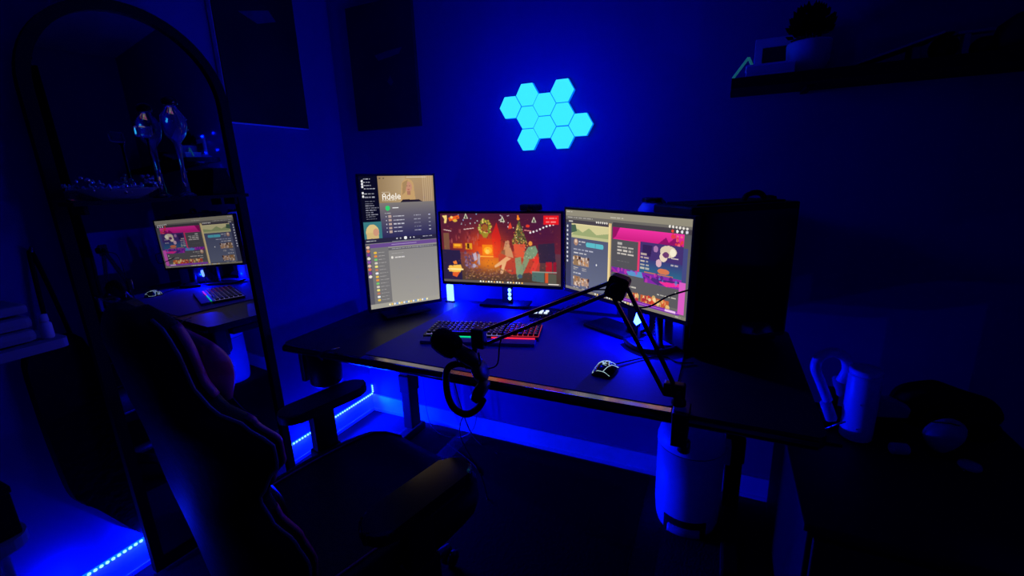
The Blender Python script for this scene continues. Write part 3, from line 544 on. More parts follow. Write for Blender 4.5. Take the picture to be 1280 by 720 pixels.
# ------------------------------------------------------------------ keyboard
ka = math.atan2(0.109, 0.406); KT = Matrix.Translation((0.807, -0.442, Z1)) @ rotz(ka)
t = thing('keyboard', tuple(KT @ Vector((0.215, -0.08, 0))), 'backlit black keyboard glowing green to red in front of middle monitor', 'keyboard')
KW, KD = 0.425, 0.150
obj('case', G().prism(rr(0, -KD, KW, 0, 0.008, 3), 0.0, 0.014, KT), M['black'], t)
obj('palm_rest', G().prism([(0.008, -KD-0.006), (0.008, -KD-0.052), (KW-0.008, -KD-0.052), (KW-0.008, -KD-0.006)], 0.0, 0.012, KT, bev=0.003), M['mat'], t)
obj('rear_edge', G().tube([KT @ Vector((0.002, 0.002, 0.013)), KT @ Vector((KW-0.002, 0.002, 0.013))], 0.0015, 6), M['steel'], t)
g1, g2, g3 = G(), G(), G()
pitch = 0.0188
for r in range(6):
    for c in range(22):
        if r == 5 and 4 <= c <= 8: continue
        if r == 0 and c in (15, 18): continue
        x = 0.010+pitch*(c+0.5); yy = -0.012-0.0215*(r+0.35)
        wv = 0.0155 if not (r == 5 and c == 3) else 0.0155
        g1.box((x, yy, 0.0195), (wv, 0.0165, 0.009), KT, 0.0022)
        (g3 if x > 0.30 else g2).box((x, yy, 0.0148), (pitch*0.98, 0.0208, 0.0014), KT)
        if random.random() < 0.75: (g3 if (x > 0.33 and random.random() < .5) else g2).box((x-0.002, yy+0.003, 0.0242), (0.0045, 0.003, 0.0006), KT)
g1.box((0.010+pitch*6.5, -0.012-0.0215*5.35, 0.0195), (pitch*5-0.004, 0.0165, 0.009), KT, 0.0022)
tag(obj('key', g1, M['keycap'], t), kind='stuff')
tag(obj('key_glow', g2, M['keyglow'], t), 'lavender light between the left keys', kind='stuff')
tag(obj('key_glow', g3, M['keyred'], t), 'red light between the right keys', kind='stuff')
obj('light_strip', G().box((0.135, -KD-0.003, 0.012), (0.20, 0.0055, 0.006), KT), M['green'], t)['label'] = 'green light strip'
obj('light_strip', G().box((0.335, -KD-0.003, 0.012), (0.155, 0.0055, 0.006), KT), M['redled'], t)['label'] = 'red light strip'

# ------------------------------------------------------------------ mouse
t = thing('mouse', (1.535, -0.63, Z1), 'black gaming mouse with lit pale vein pattern on the desk mat', 'mouse')
MT = Matrix.Translation((1.530, -0.640, Z1)) @ rotz(-0.15) @ Matrix.Diagonal((0.92, 0.68, 0.75, 1))
def mp(u, v):   # surface of the shell: u along length 0..1, v across -1..1
    hw = 0.030+0.006*math.sin(u*PI*1.0); h = 0.040*math.sin(PI*(0.12+0.80*u))**0.7
    return Vector((v*hw, -0.058+0.116*u, 0.004+h*(1-abs(v)**2.6)))
nu, nv = 16, 14
vs = [mp(i/nu, -1+2*j/nv) for i in range(nu+1) for j in range(nv+1)]
fs = [(i*(nv+1)+j, (i+1)*(nv+1)+j, (i+1)*(nv+1)+j+1, i*(nv+1)+j+1) for i in range(nu) for j in range(nv)]
vs2 = [Vector((v.x, v.y, 0)) for v in vs]; nb = len(vs)
edge = [i*(nv+1) for i in range(nu+1)] + [nu*(nv+1)+j for j in range(1, nv+1)] + [i*(nv+1)+nv for i in range(nu-1, -1, -1)] + [j for j in range(nv-1, 0, -1)]
fs += [(edge[k], edge[(k+1) % len(edge)], nb+edge[(k+1) % len(edge)], nb+edge[k]) for k in range(len(edge))] + [tuple(nb+e for e in edge)]
obj('shell', G().add(vs+vs2, fs, 0, True, MT), M['blackg'], t)
g = G()
def vein(pts, r=0.0009):
    g.tube([MT @ (mp(u, v)+Vector((0, 0, 0.0012))) for u, v in pts], r, 5)
vein([(0.04, -0.9), (0.02, -0.3), (0.02, 0.4), (0.05, 0.9)], 0.0010); vein([(0.03, 0.25), (0.25, 0.42), (0.5, 0.55), (0.75, 0.75), (0.95, 0.9)], 0.0011)
vein([(0.02, -.9), (0.2, -.97), (0.45, -.97)]); vein([(0.45, -.95), (0.5, -.6), (0.45, -.2), (0.3, -.05)], 0.0018); vein([(0.3, -.05), (0.6, 0.0), (0.8, 0.1)], 0.0016)
for k in range(20):
    u, v = random.uniform(.35, .92), random.uniform(-.85, .35); p = [(u, v)]
    for q in range(3): u = min(.97, max(.1, u+random.uniform(-.1, .1))); v = min(.6, max(-.95, v+random.uniform(-.25, .25))); p.append((u, v))
    vein(p, random.uniform(.0006, .0012))
obj('vein_pattern', g, M['veins'], t)
obj('scroll_wheel', G().lathe([(0.010, -0.0035), (0.0115, 0), (0.010, 0.0035)], 14, MT @ Matrix.Translation((0, 0.035, 0.027)) @ Matrix.Rotation(PI/2, 4, 'Y')), M['black'], t)
g = G().tube(smooth_path([MT @ Vector((0, 0.057, 0.010)), (1.62, -0.50, Z1+0.004), (1.68, -0.47, Z1+0.003), (1.715, -0.50, Z1+0.003), (1.76, -0.48, DZ+0.004)], 6), 0.0022, 6)
obj('cable', g, M['blackm'], t)

# ------------------------------------------------------------------ crescent footed stand
t = thing('device_stand', (1.64, -0.35, Z1), 'black stand with crescent foot and slim post below the right monitor', 'stand')
arc = [(1.536, -0.385), (1.562, -0.425), (1.60, -0.452), (1.645, -0.458), (1.68, -0.435), (1.703, -0.395), (1.712, -0.345)]
obj('foot', G().tube(smooth_path([(x, y, Z1+0.010) for x, y in arc], 5), [0.0065]+[0.0095]*29+[0.0065], 8), M['black'], t)
obj('post', G().tube([(1.66, -0.435, Z1+0.012), (1.645, -0.368, Z1+0.016), (1.643, -0.365, 0.865)], 0.012, 10), M['black'], t)
g = G()
for k in range(7): g.ball((1.631, -0.372, 0.775+0.011*k), 0.0016, 4)
tag(obj('glint_stud', g, M['chrome'], t), kind='stuff')

# ------------------------------------------------------------------ boom arm and microphone
def bar(g, a, b, off, s=0.0075):
    a = Vector(a)+Vector(off); b = Vector(b)+Vector(off); dz = (b-a).normalized()
    T = frame(a, (0, 1, 0), dz); L = (b-a).length; g.box((0, 0, L/2), (s*1.25, s*1.25, L), T, 0.0012)
t = thing('boom_arm', (1.752, -0.80, 0.72), 'black scissor boom arm clamped to the front edge of the desk', 'boom arm')
obj('clamp', G().box((1.752, -0.805, 0.762), (0.040, 0.07, 0.014), None, 0.003).box((1.752, -0.842, 0.733), (0.036, 0.018, 0.085), None, 0.003).box((1.752, -0.80, 0.697), (0.036, 0.09, 0.012), None, 0.003), M['black'], t)
cs = obj('clamp_screw', G().tube([(1.762, -0.80, 0.655), (1.762, -0.80, 0.7215)], 0.006, 8).lathe([(0.012, 0.650), (0.015, 0.653), (0.015, 0.680), (0.012, 0.684)], 12, Matrix.Translation((1.762, -0.80, 0))), M['steel'], t)
obj('swivel_post', G().lathe([(0.017, 0.775), (0.017, 0.785), (0.014, 0.79), (0.014, 0.815), (0.0001, 0.818)], 16, Matrix.Translation((1.744, -0.80, 0))).box((1.733, -0.80, 0.812), (0.05, 0.024, 0.035), None, 0.005), M['black'], t)
EL = (1.592, -0.80, 1.055); BS = (1.728, -0.80, 0.80)
g = G(); bar(g, (1.712, -0.80, 0.795), (1.574, -0.80, 1.043), (0, 0, 0)); bar(g, (1.743, -0.80, 0.800), (1.610, -0.80, 1.062), (0, 0, 0)); obj('lower_bar', g, M['steel'], t)
g = G(); bar(g, (1.585, -0.80, 1.070), (1.222, -0.815, 0.905), (0, 0, 0)); bar(g, (1.573, -0.80, 1.038), (1.222, -0.815, 0.862), (0, 0, 0)); obj('upper_bar', g, M['steel'], t)
obj('elbow_joint', G().prism(rr(-0.024, -0.028, 0.024, 0.028, 0.010), -0.017, 0.017, Matrix.Translation(EL) @ Matrix.Rotation(PI/2, 4, 'X') @ rotz(-0.3)), M['black'], t)
obj('elbow_knob', G().lathe([(0.014, 0), (0.016, 0.003), (0.016, 0.012), (0.012, 0.015), (0.0001, 0.015)], 12, Matrix.Translation((EL[0], EL[1]-0.017, EL[2])) @ Matrix.Rotation(PI/2, 4, 'X')), M['blackm'], t)
obj('spring', G().tube([(1.56+(-0.20)*k/60+0.0, -0.80+0.004*math.sin(k*1.6), 1.035-0.092*k/60+0.004*math.cos(k*1.6)) for k in range(61)], 0.0012, 4), M['steel'], t)
obj('head_joint', G().box((1.213, -0.818, 0.884), (0.040, 0.026, 0.058), None, 0.006).tube([(1.205, -0.82, 0.87), (1.200, -0.83, 0.835)], 0.008, 8), M['black'], t)
g = G().tube([(1.226, -0.80, 0.858), (1.221, -0.80, 0.888), (1.2285, -0.80, 0.908)], 0.0022, 6); obj('joint_pin', g, M['chrome'], t)
g = G().tube(smooth_path([(1.60, -0.79, 1.045), (1.50, -0.77, 1.030), (1.40, -0.78, 0.985), (1.30, -0.80, 0.93), (1.27, -0.80, 0.87), (1.255, -0.80, 0.80), (1.20, -0.81, 0.785)], 6), 0.0022, 6)
obj('cable', g, M['blackm'], t)

t = thing('microphone', (1.17, -0.86, 0.80), 'black studio microphone with a round foam cover over the desk edge', 'microphone')
ax = Vector((-0.058, -0.045, 0.062)).normalized(); MP = Vector((1.198, -0.85, 0.835)); T = frame(MP, (0, 1, 0), ax)
obj('body', G().lathe([(0.0001, -0.035), (0.016, -0.034), (0.020, -0.028), (0.022, 0.0), (0.022, 0.045), (0.018, 0.055)], 20, T), M['black'], t)
obj('foam_cover', G().lathe([(0.020, 0.040), (0.030, 0.046), (0.035, 0.060), (0.0355, 0.085), (0.032, 0.105), (0.022, 0.118), (0.010, 0.123), (0.0001, 0.124)], 24, T), M['foam'], t)
g = G(); 
for s in (1, -1): g.tube(smooth_path([MP+Vector((0.03*s, 0, 0.02)), MP+Vector((0.036*s, -0.005, -0.012)), MP+Vector((0.012*s, 0.004, -0.035))], 4), 0.0035, 6)
obj('yoke', g, M['steel'], t)
obj('mute_knob', G().ball(MP+Vector((0.002, -0.022, 0.006)), 0.0035, 5), M['chrome'], t)

# ------------------------------------------------------------------ headset hanging under the desk edge
t = thing('headset', (1.16, -0.845, 0.63), 'black headset hanging from the front of the desk below the microphone', 'headset')
band = [(1.200, -0.83, 0.800), (1.160, -0.85, 0.812), (1.130, -0.86, 0.795), (1.121, -0.86, 0.745), (1.125, -0.858, 0.700), (1.143, -0.855, 0.668), (1.178, -0.852, 0.658), (1.212, -0.85, 0.680), (1.235, -0.85, 0.715)]
obj('headband', G().tube(smooth_path(band, 5), 0.010, 10), M['blackm'], t)
obj('ear_cup', G().lathe([(0.030, -0.014), (0.036, -0.008), (0.036, 0.010), (0.028, 0.016), (0.0001, 0.016)], 20, frame((1.228, -0.852, 0.742), (0, 1, 0), (0.9, 0.1, -0.5))), M['black'], t)
obj('ear_cup', G().lathe([(0.026, -0.012), (0.032, -0.008), (0.032, 0.010), (0.024, 0.016), (0.0001, 0.016)], 20, frame((1.222, -0.838, 0.795), (0, 1, 0), (0.9, 0.1, 0.4))), M['black'], t)
obj('cable', G().tube(smooth_path([(1.17, -0.85, 0.655), (1.12, -0.80, 0.58), (1.06, -0.7, 0.45), (1.04, -0.55, 0.2), (1.0, -0.45, 0.012), (0.86, -0.28, 0.008), (0.62, -0.16, 0.008)], 6), 0.002, 5), M['blackm'], t)

tag(obj('desk_cable', G().tube(smooth_path([(1.50, -0.50, 0.965), (1.535, -0.53, 0.948), (1.585, -0.55, 0.934), (1.634, -0.55, 0.940), (1.68, -0.54, 0.970), (1.722, -0.52, 0.984), (1.755, -0.47, 0.985), (1.76, -0.412, 0.98)], 7), 0.0026, 6), M['blackm']), 'thin black cable looping in front of the right monitor into the tower', 'cable')
t_c = G().tube(smooth_path([(0.42, -0.06, 0.30), (0.45, -0.07, 0.05), (0.55, -0.10, 0.006), (0.66, -0.07, 0.006), (0.73, -0.05, 0.10), (0.74, -0.04, 0.40), (0.80, -0.03, 0.70)], 8), 0.0025, 6)
tag(obj('power_cable', t_c, M['palegrey']), 'thin pale cable drooping to the floor behind the left desk leg', 'cable')
tag(obj('power_cable', G().tube(smooth_path([(0.62, -0.05, 0.62), (0.60, -0.04, 0.35), (0.68, -0.06, 0.08), (0.78, -0.10, 0.006), (0.90, -0.14, 0.006)], 8), 0.003, 6), M['blackm']), 'thin black cable hanging against the wall under the desk', 'cable')
g = G().box((0.575, -0.0045, 0.345), (0.082, 0.009, 0.082), None, 0.002)
t = thing('wall_socket', (0.575, 0, 0.30), 'pale wall socket low under the desk beside the left leg', 'socket')
obj('plate', g, M['wall'], t); obj('socket_hole', G().lathe([(0.018, 0), (0.018, 0.002), (0.0001, 0.002)], 16, Matrix.Translation((0.575, -0.009, 0.345)) @ Matrix.Rotation(PI/2, 4, 'X')), M['blackm'], t)

# ------------------------------------------------------------------ rug and bin
tag(obj('floor_mat', G().prism(rr(0.70, -2.2, 1.60, -0.035, 0.01), 0.0003, 0.006), M['rug']), 'black floor mat lying under the desk and chair', 'mat')
BX, BY, BR, BHt = 1.762, -0.235, 0.117, 0.42
t = thing('trash_bin', (BX, BY, 0), 'white round pedal bin standing under the right end of the desk', 'bin')
T = Matrix.Translation((BX, BY, 0))
obj('body', G().lathe([(BR*0.80, 0.0), (BR*0.90, 0.006), (BR*0.955, 0.03), (BR, 0.09), (BR, BHt-0.085)], 40, T), M['white'], t)
obj('lid', G().lathe([(BR*1.0, BHt-0.081), (BR*1.01, BHt-0.078), (BR*1.01, BHt-0.06), (BR*0.94, BHt-0.03), (BR*0.7, BHt-0.008), (0.0001, BHt)], 40, T), M['white'], t)
obj('lid_gap', G().lathe([(BR*0.985, BHt-0.086), (BR*0.985, BHt-0.079)], 40, T), M['blackm'], t)
g = G(); n = 14; vs = []; 
a0, a1 = math.radians(-128), math.radians(-52)
def shell(rad, aa, z): return (BX+rad*math.cos(aa), BY+rad*math.sin(aa), z)
for i in range(n+1):
    aa = a0+(a1-a0)*i/n
    for z, rr_ in ((0.012, BR*0.93), (0.012, BR*1.012), (0.078, BR*1.012), (0.078, BR*0.95)): vs.append(shell(rr_, aa, z))
fs = [(i*4+k, i*4+(k+1) % 4, (i+1)*4+(k+1) % 4, (i+1)*4+k) for i in range(n) for k in range(4)] + [(0, 1, 2, 3), (n*4+3, n*4+2, n*4+1, n*4)]
obj('pedal_recess', G().add(vs, fs, 0, True), M['blackm'], t)
vs = []
a2, a3 = math.radians(-118), math.radians(-64)
for i in range(n+1):
    aa = a2+(a3-a2)*i/n
    for z, rr_ in ((0.022, BR*0.95), (0.022, BR*1.09), (0.050, BR*1.06), (0.052, BR*0.95)): vs.append(shell(rr_, aa, z))
obj('pedal', G().add(vs, fs, 0, True), M['whitem'], t)
obj('hinge', G().box((BX+BR+0.008, BY+0.01, BHt-0.10), (0.022, 0.06, 0.075), None, 0.005), M['whitem'], t)

# ------------------------------------------------------------------ wall prints
t = thing('canvas_print', (0.318, 0, 1.56), 'narrow dark canvas print hanging on the back wall left of the glowing hexagons', 'canvas print')
obj('canvas', G().box((0.318, -0.012, 1.832), (0.374, 0.020, 0.545), None, 0.002), M['canvas'], t)
obj('print', G().prism([(0.30, 1.86), (0.42, 1.875), (0.44, 1.90), (0.36, 1.895), (0.28, 1.885)], 0.0222, 0.0226, Matrix.Rotation(PI/2, 4, 'X')).prism([(0.34, 1.765), (0.36, 1.79), (0.375, 1.76), (0.36, 1.745)], 0.0222, 0.0226, Matrix.Rotation(PI/2, 4, 'X')), M['smudge'], t)
t = thing('canvas_print', (0, -0.416, 1.56), 'large black canvas print with pale sides on the left wall above the mirror frame', 'canvas print')
obj('canvas', G().box((0.0265, -0.417, 1.95), (0.005, 0.374, 0.774), None, 0.001), M['canvas2'], t)
obj('side_edge', G().box((0.012, -0.417, 1.95), (0.022, 0.380, 0.780), None, 0.001), M['trim'], t)
obj('print', G().prism([(-0.50, 1.98), (-0.36, 2.02), (-0.33, 1.985), (-0.42, 1.955)], 0.0290, 0.0293, Matrix(((0, 0, 1, 0), (1, 0, 0, 0), (0, 1, 0, 0), (0, 0, 0, 1)))), M['smudge'], t)

# ------------------------------------------------------------------ arched mirror (normal as measured from its reflection)
mt, my = math.radians(-1.3), math.radians(-5.2)
mn = Vector((math.cos(mt)*math.cos(my), math.cos(mt)*math.sin(my), -math.sin(mt))); mo = Vector((0.1, -0.9, 0.9))
mz = (Vector((0, 0, 1))-mn*mn.z).normalized(); mx = mz.cross(mn).normalized()      # mx runs towards +y? checked below
if mx.y < 0: mx = -mx
cbase = mo+mx*(-0.043)-mz*0.885
MTm = Matrix(((mx.x, mz.x, mn.x, cbase.x), (mx.y, mz.y, mn.y, cbase.y), (mx.z, mz.z, mn.z, cbase.z), (0, 0, 0, 1)))
MW, MZS = 0.268, 1.585
def arch(wd, z0, zs, n=28):
    return [(-wd, z0), (wd, z0)] + [(wd*math.cos(PI*k/n), zs+wd*math.sin(PI*k/n)) for k in range(n+1)]
t = thing('mirror', tuple(cbase), 'tall arched floor mirror in black frame leaning on the left wall', 'mirror')
obj('glass', G().prism(arch(MW-0.010, 0.015, MZS), -0.004, 0.0, MTm), M['mirror'], t)
obj('back_board', G().prism(arch(MW-0.006, 0.010, MZS), -0.016, -0.006, MTm), M['blackm'], t)
po, pi_ = arch(MW+0.008, -0.0, MZS), arch(MW-0.022, 0.03, MZS); n = len(po); vs = []; fs = []
for (a, b), (c_, d_) in zip(po, pi_): vs += [(a, b, -0.016), (a, b, 0.014), (c_, d_, 0.014), (c_, d_, 0.0005)]
for i in range(n):
    j = (i+1) % n
    for k in range(4): fs.append((i*4+k, j*4+k, j*4+(k+1) % 4, i*4+(k+1) % 4))
obj('mirror_frame', G().add(vs, fs, 0, False, MTm), M['blackm'], t)

# narrow shelf across the mirror, with what stands on it
t = thing('display_shelf', (0.165, -0.965, 1.27), 'narrow black ledge holding glass things in front of the arched mirror', 'shelf')
obj('board', G().box((0.172, -0.972, 1.284), (0.085, 0.51, 0.012), None, 0.002), M['blackm'], t)
for y in (-0.75, -1.19): obj('bracket', G().box((0.155, y, 1.266), (0.06, 0.012, 0.026), None, 0.002), M['blackm'], t)
SZ = 1.290
t = thing('glass_decanter', (0.17, -0.905, SZ), 'round glass decanter with black stopper before the arched mirror', 'decanter')
T = Matrix.Translation((0.172, -0.905, SZ))
obj('bottle', G().lathe([(0.024, 0), (0.026, 0.004), (0.010, 0.014), (0.006, 0.10), (0.010, 0.17), (0.028, 0.195), (0.036, 0.225), (0.033, 0.255), (0.018, 0.275), (0.016, 0.285)], 24, T), M['glass'], t)
obj('stopper', G().lathe([(0.017, 0.286), (0.022, 0.289), (0.022, 0.302), (0.012, 0.312), (0.0001, 0.314)], 18, T), M['blackg'], t)
g = G()
for k in range(22):
    a = random.uniform(0, 2*PI); z = random.choice([random.uniform(0.19, 0.26), random.uniform(0.02, 0.18)]); r = 0.037 if z > 0.18 else 0.010
    g.ball(T @ Vector((r*math.cos(a), r*math.sin(a), z)), 0.0022, 4)
tag(obj('crystal_stud', g, M['crystal'], t), kind='stuff')
t = thing('trinket_bowl', (0.17, -1.09, SZ), 'shallow glass bowl heaped with sparkling beads before the mirror', 'bowl')
T = Matrix.Translation((0.176, -1.095, SZ)) 
obj('dish', G().lathe([(0.045, 0), (0.050, 0.003), (0.105, 0.030), (0.108, 0.034), (0.100, 0.032), (0.045, 0.008), (0.0001, 0.006)], 28, T, sx=0.36, sy=1.0), M['glass'], t)
g = G()
for k in range(95):
    yy = random.uniform(-0.095, 0.105); h = 0.020+0.045*(abs(yy)/0.1)**1.6*random.random()+0.02*random.random()
    g.ball(T @ Vector((random.uniform(-0.028, 0.032), yy, h)), random.uniform(0.0025, 0.0068), 5, sc=(1, random.uniform(.6, 1.3), random.uniform(.8, 1.8)))
tag(obj('bead', g, M['crystal'], t), kind='stuff')
t = thing('trinket_bottle', (0.18, -0.985, SZ), 'small perfume bottle on a thin stem beside the decanter', 'bottle')
T = Matrix.Translation((0.172, -0.990, SZ))
obj('stem', G().lathe([(0.018, 0), (0.018, 0.004), (0.004, 0.010), (0.004, 0.175), (0.010, 0.180)], 14, T), M['blackg'], t)
obj('flask', G().box((0, -0.008, 0.200), (0.022, 0.040, 0.032), T, 0.006), M['glass'], t)
g = G()
for k in range(6): g.ball(T @ Vector((0.013, 0.010, 0.186+0.006*k)), 0.0022, 4)
tag(obj('crystal_stud', g, M['crystal'], t), kind='stuff')
t = thing('storage_box', (0.172, -0.80, SZ), 'small black tapered box on the right end of the mirror ledge', 'box')
obj('body', G().prism([(-0.045, 0), (0.045, 0), (0.020, 0.085), (-0.028, 0.085)], -0.028, 0.028, Matrix.Translation((0.172, -0.795, SZ)) @ rotz(PI/2) @ Matrix.Rotation(PI/2, 4, 'X'), bev=0.003), M['cloth'], t)
obj('lid', G().box((0.172, -0.799, SZ+0.0875), (0.058, 0.052, 0.006), None, 0.001), M['blackm'], t)

# ------------------------------------------------------------------ left: console shelf, bag, stool, box
t = thing('console_shelf', (0.10, -1.75, 0.89), 'white wall console at the left edge of the picture', 'shelf')
obj('top', G().prism(rr(0.001, -2.25, 0.19, -1.300, 0.02), 0.905, 0.930), M['palegrey'], t)
for y in (-1.62, -2.1): obj('bracket', G().box((0.08, y, 0.888), (0.14, 0.02, 0.034), None, 0.003), M['palegrey'], t)
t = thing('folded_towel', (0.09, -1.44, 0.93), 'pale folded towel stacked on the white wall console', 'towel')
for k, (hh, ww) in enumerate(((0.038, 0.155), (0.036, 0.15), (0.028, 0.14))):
    obj('fold', G().box((0.085, -1.46, 0.931+0.019+0.036*k), (ww, 0.22, hh*0.92), None, 0.016), M['palegrey'], t)
t = thing('cream_jar', (0.15, -1.330, 0.93), 'small pale jar standing at the tip of the white wall console', 'jar')
obj('body', G().lathe([(0.012, 0), (0.014, 0.003), (0.014, 0.040), (0.009, 0.046)], 16, Matrix.Translation((0.148, -1.328, 0.9305))), M['whitem'], t)
obj('cap', G().lathe([(0.010, 0.047), (0.011, 0.050), (0.010, 0.066), (0.0001, 0.068)], 16, Matrix.Translation((0.148, -1.328, 0.9305))), M['whitem'], t)
t = thing('makeup_case', (0.12, -1.62, 0.93), 'flat black case lying on the white wall console', 'case')
obj('body', G().box((0.135, -1.50+0.06, 0.940), (0.045, 0.10, 0.016), None, 0.004), M['blackm'], t)
obj('clasp', G().box((0.159, -1.44, 0.940), (0.003, 0.02, 0.006), None, 0.001), M['black'], t)

bag = smooth_closed([(-1.352, 0.865, 0), (-1.305, 0.88, 0), (-1.22, 0.88, 0), (-1.19, 0.6, 0), (-1.18, 0.17, 0), (-1.20, 0.135, 0), (-1.245, 0.215, 0), (-1.30, 0.32, 0), (-1.34, 0.385, 0), (-1.352, 0.50, 0), (-1.358, 0.7, 0)], 4)
BT = Matrix(((0, 0, 1, 0), (1, 0, 0, 0), (0, 1, 0, 0), (0, 0, 0, 1)))
t = thing('garment_bag', (0.03, -1.27, 0.13), 'long black cloth bag hanging between the console and the mirror', 'bag')
obj('body', G().prism([(p.x, p.y) for p in bag], 0.005, 0.045, BT, bev=0.006), M['cloth'], t)
obj('strap', G().tube(smooth_path([(0.03, -1.288, 0.87), (0.02, -1.280, 1.05), (0.012, -1.27, 1.16), (0.02, -1.255, 1.05), (0.03, -1.24, 0.88)], 5), 0.006, 6), M['cloth'], t)
obj('hook', G().tube([(0.0, -1.27, 1.155), (0.02, -1.27, 1.155), (0.026, -1.27, 1.17)], 0.004, 6), M['steel'], t)

t = thing('side_stool', (0.12, -1.56, 0), 'low pale stool with rounded seat at the lower left edge', 'stool')
obj('seat', G().prism(rr(0.03, -1.86, 0.165, -1.470, 0.06), 0.395, 0.425), M['palegrey'], t)
for x, y in ((0.06, -1.53), (0.13, -1.53), (0.06, -1.80), (0.13, -1.80)): obj('leg', G().tube([(x, y, 0), (x, y, 0.395)], 0.010, 8), M['palegrey'], t)
t = thing('black_box', (0.09, -1.6, 0.425), 'square black box standing on the pale stool', 'box')
obj('body', G().box((0.095, -1.605, 0.488), (0.10, 0.24, 0.122), None, 0.006), M['blackm'], t)
obj('lid', G().box((0.095, -1.605, 0.560), (0.106, 0.246, 0.020), None, 0.004), M['blackm'], t)

# ------------------------------------------------------------------ gaming chair
f = Vector((0.22, 0.97, 0)).normalized(); r = Vector((f.y, -f.x, 0)); CC = Vector((0.955, -1.08, 0))
CT = Matrix(((r.x, f.x, 0, CC.x), (r.y, f.y, 0, CC.y), (0, 0, 1, 0), (0, 0, 0, 1)))   # local x right, y forward
t = thing('gaming_chair', tuple(CC), 'black racing style gaming chair with burgundy side panels facing the desk', 'chair')
def cushion(fn, nu=20, nv=14):
    """closed pad from fn(u in 0..2pi ring, s in 0..1)"""
    vs = [fn(2*PI*k/nu, i/nv) for i in range(nv+1) for k in range(nu)]
    fs = [(i*nu+k, i*nu+(k+1) % nu, (i+1)*nu+(k+1) % nu, (i+1)*nu+k) for i in range(nv) for k in range(nu)]
    fs += [tuple(range(nu-1, -1, -1)), tuple(nv*nu+k for k in range(nu))]
    return vs, fs
def se(a, w_, d_, e=0.45):
    c, s_ = math.cos(a), math.sin(a); return (w_*abs(c)**e*(1 if c >= 0 else -1), d_*abs(s_)**e*(1 if s_ >= 0 else -1))
# seat
def seat(a, s):
    yy = -0.24+0.52*s; w_ = 0.235+0.02*math.sin(PI*s)-(0.05*max(0, (s-0.85)/0.15)**2); hgt = 0.055*(1-0.55*max(0, (s-0.8)/0.2)**2)
    x, z = se(a, w_, hgt); lift = 0.035*(abs(x)/0.25)**3
    return (x, yy, 0.435+z+(lift if z > 0 else 0))
vs, fs = cushion(seat); obj('seat', G().add(vs, fs, 0, True, CT), M['leather'], t)
g = G(); sp = []
for k in range(15):
    s = k/14; sp.append(CT @ (Vector(seat(PI*0.25, s))+Vector((0, 0, 0.002))))
g.tube(sp, 0.003, 6); sp = [CT @ (Vector(seat(PI*0.75, k/14))+Vector((0, 0, 0.002))) for k in range(15)]; g.tube(sp, 0.003, 6); obj('piping', g, M['red'], t)
# backrest
RC = math.radians(7)
BO = Vector((-0.055, -0.285, 0.43))
BTt = CT @ Matrix.Translation(BO) @ Matrix.Rotation(RC, 4, 'X') @ Matrix.Diagonal((0.88, 1, 0.86, 1))      # local z up the back
prof = [(0.00, 0.235), (0.06, 0.250), (0.13, 0.262), (0.20, 0.250), (0.27, 0.215), (0.33, 0.205), (0.38, 0.235), (0.43, 0.268), (0.48, 0.272), (0.53, 0.235), (0.575, 0.168), (0.63, 0.142), (0.69, 0.140), (0.75, 0.128), (0.785, 0.100), (0.80, 0.060)]
def wz(h):
    for (a, wa), (b, wb) in zip(prof, prof[1:]):
        if a <= h <= b: q = (h-a)/(b-a); q = q*q*(3-2*q); return wa+(wb-wa)*q
    return prof[-1][1]
HB = 0.80
def back(a, s):
    h = HB*s; w_ = wz(h); th = 0.048*(1-0.5*max(0, (s-.9)/.1)**2)
    x, y = se(a, w_, th, 0.5); wing = 0.075*(abs(x)/0.27)**2.2
    if y > 0 and abs(x) < w_*0.65: y -= 0.018
    return (x, y+wing, h)
vs, fs = cushion(back, 32, 40); obj('backrest', G().add(vs, fs, 0, True, BTt), M['leather'], t)
def side_strip(sgn, s0, s1, a0, a1, name, m, off=0.003, nn=18):
    vs = []; fs = []; na = 6
    for i in range(nn+1):
        s = s0+(s1-s0)*i/nn
        for k in range(na+1):
            a = a0+(a1-a0)*k/na
            if sgn < 0: a = PI-a
            p = Vector(back(a, s)); q = Vector((p.x, p.y-0.03, p.z)); c_ = Vector((0, p.y*0.3, p.z)); p += (p-c_).normalized()*off; vs.append(p)
    for i in range(nn):
        for k in range(na): fs.append((i*(na+1)+k, i*(na+1)+k+1, (i+1)*(na+1)+k+1, (i+1)*(na+1)+k))
    o = obj(name, G().add(vs, fs, 0, True, BTt), m, t); md = o.modifiers.new('thick', 'SOLIDIFY'); md.thickness = 0.004; md.offset = -1; return o
for sg in (1, -1):
    side_strip(sg, 0.05, 0.36, 0.15, 1.05, 'side_panel', M['red']); side_strip(sg, 0.46, 0.68, 0.10, 1.0, 'side_panel', M['red']); side_strip(sg, 0.74, 0.95, 0.12, 1.15, 'side_panel', M['red'])
    g = G(); g.tube([BTt @ (Vector(back(0.02 if sg > 0 else PI-0.02, k/40))+Vector((0.003*sg, -0.004, 0))) for k in range(1, 40)], 0.0035, 6); obj('piping', g, M['edgelight'], t)  # paler than the leather, painting in the lit outline of the back
obj('lumbar_cushion', G().add(*cushion(lambda a, s: (se(a, 0.15, 0.035)[0], 0.075+se(a, 0.15, 0.035*math.sin(PI*(0.1+0.8*s)))[1], 0.12+0.18*s)), 0, True, BTt), M['leather'], t)
obj('neck_pillow', G().add(*cushion(lambda a, s: (se(a, 0.12, 0.03)[0], 0.075+se(a, 0.12, 0.035*math.sin(PI*(0.1+0.8*s)))[1], 0.55+0.14*s)), 0, True, BTt), M['red'], t)
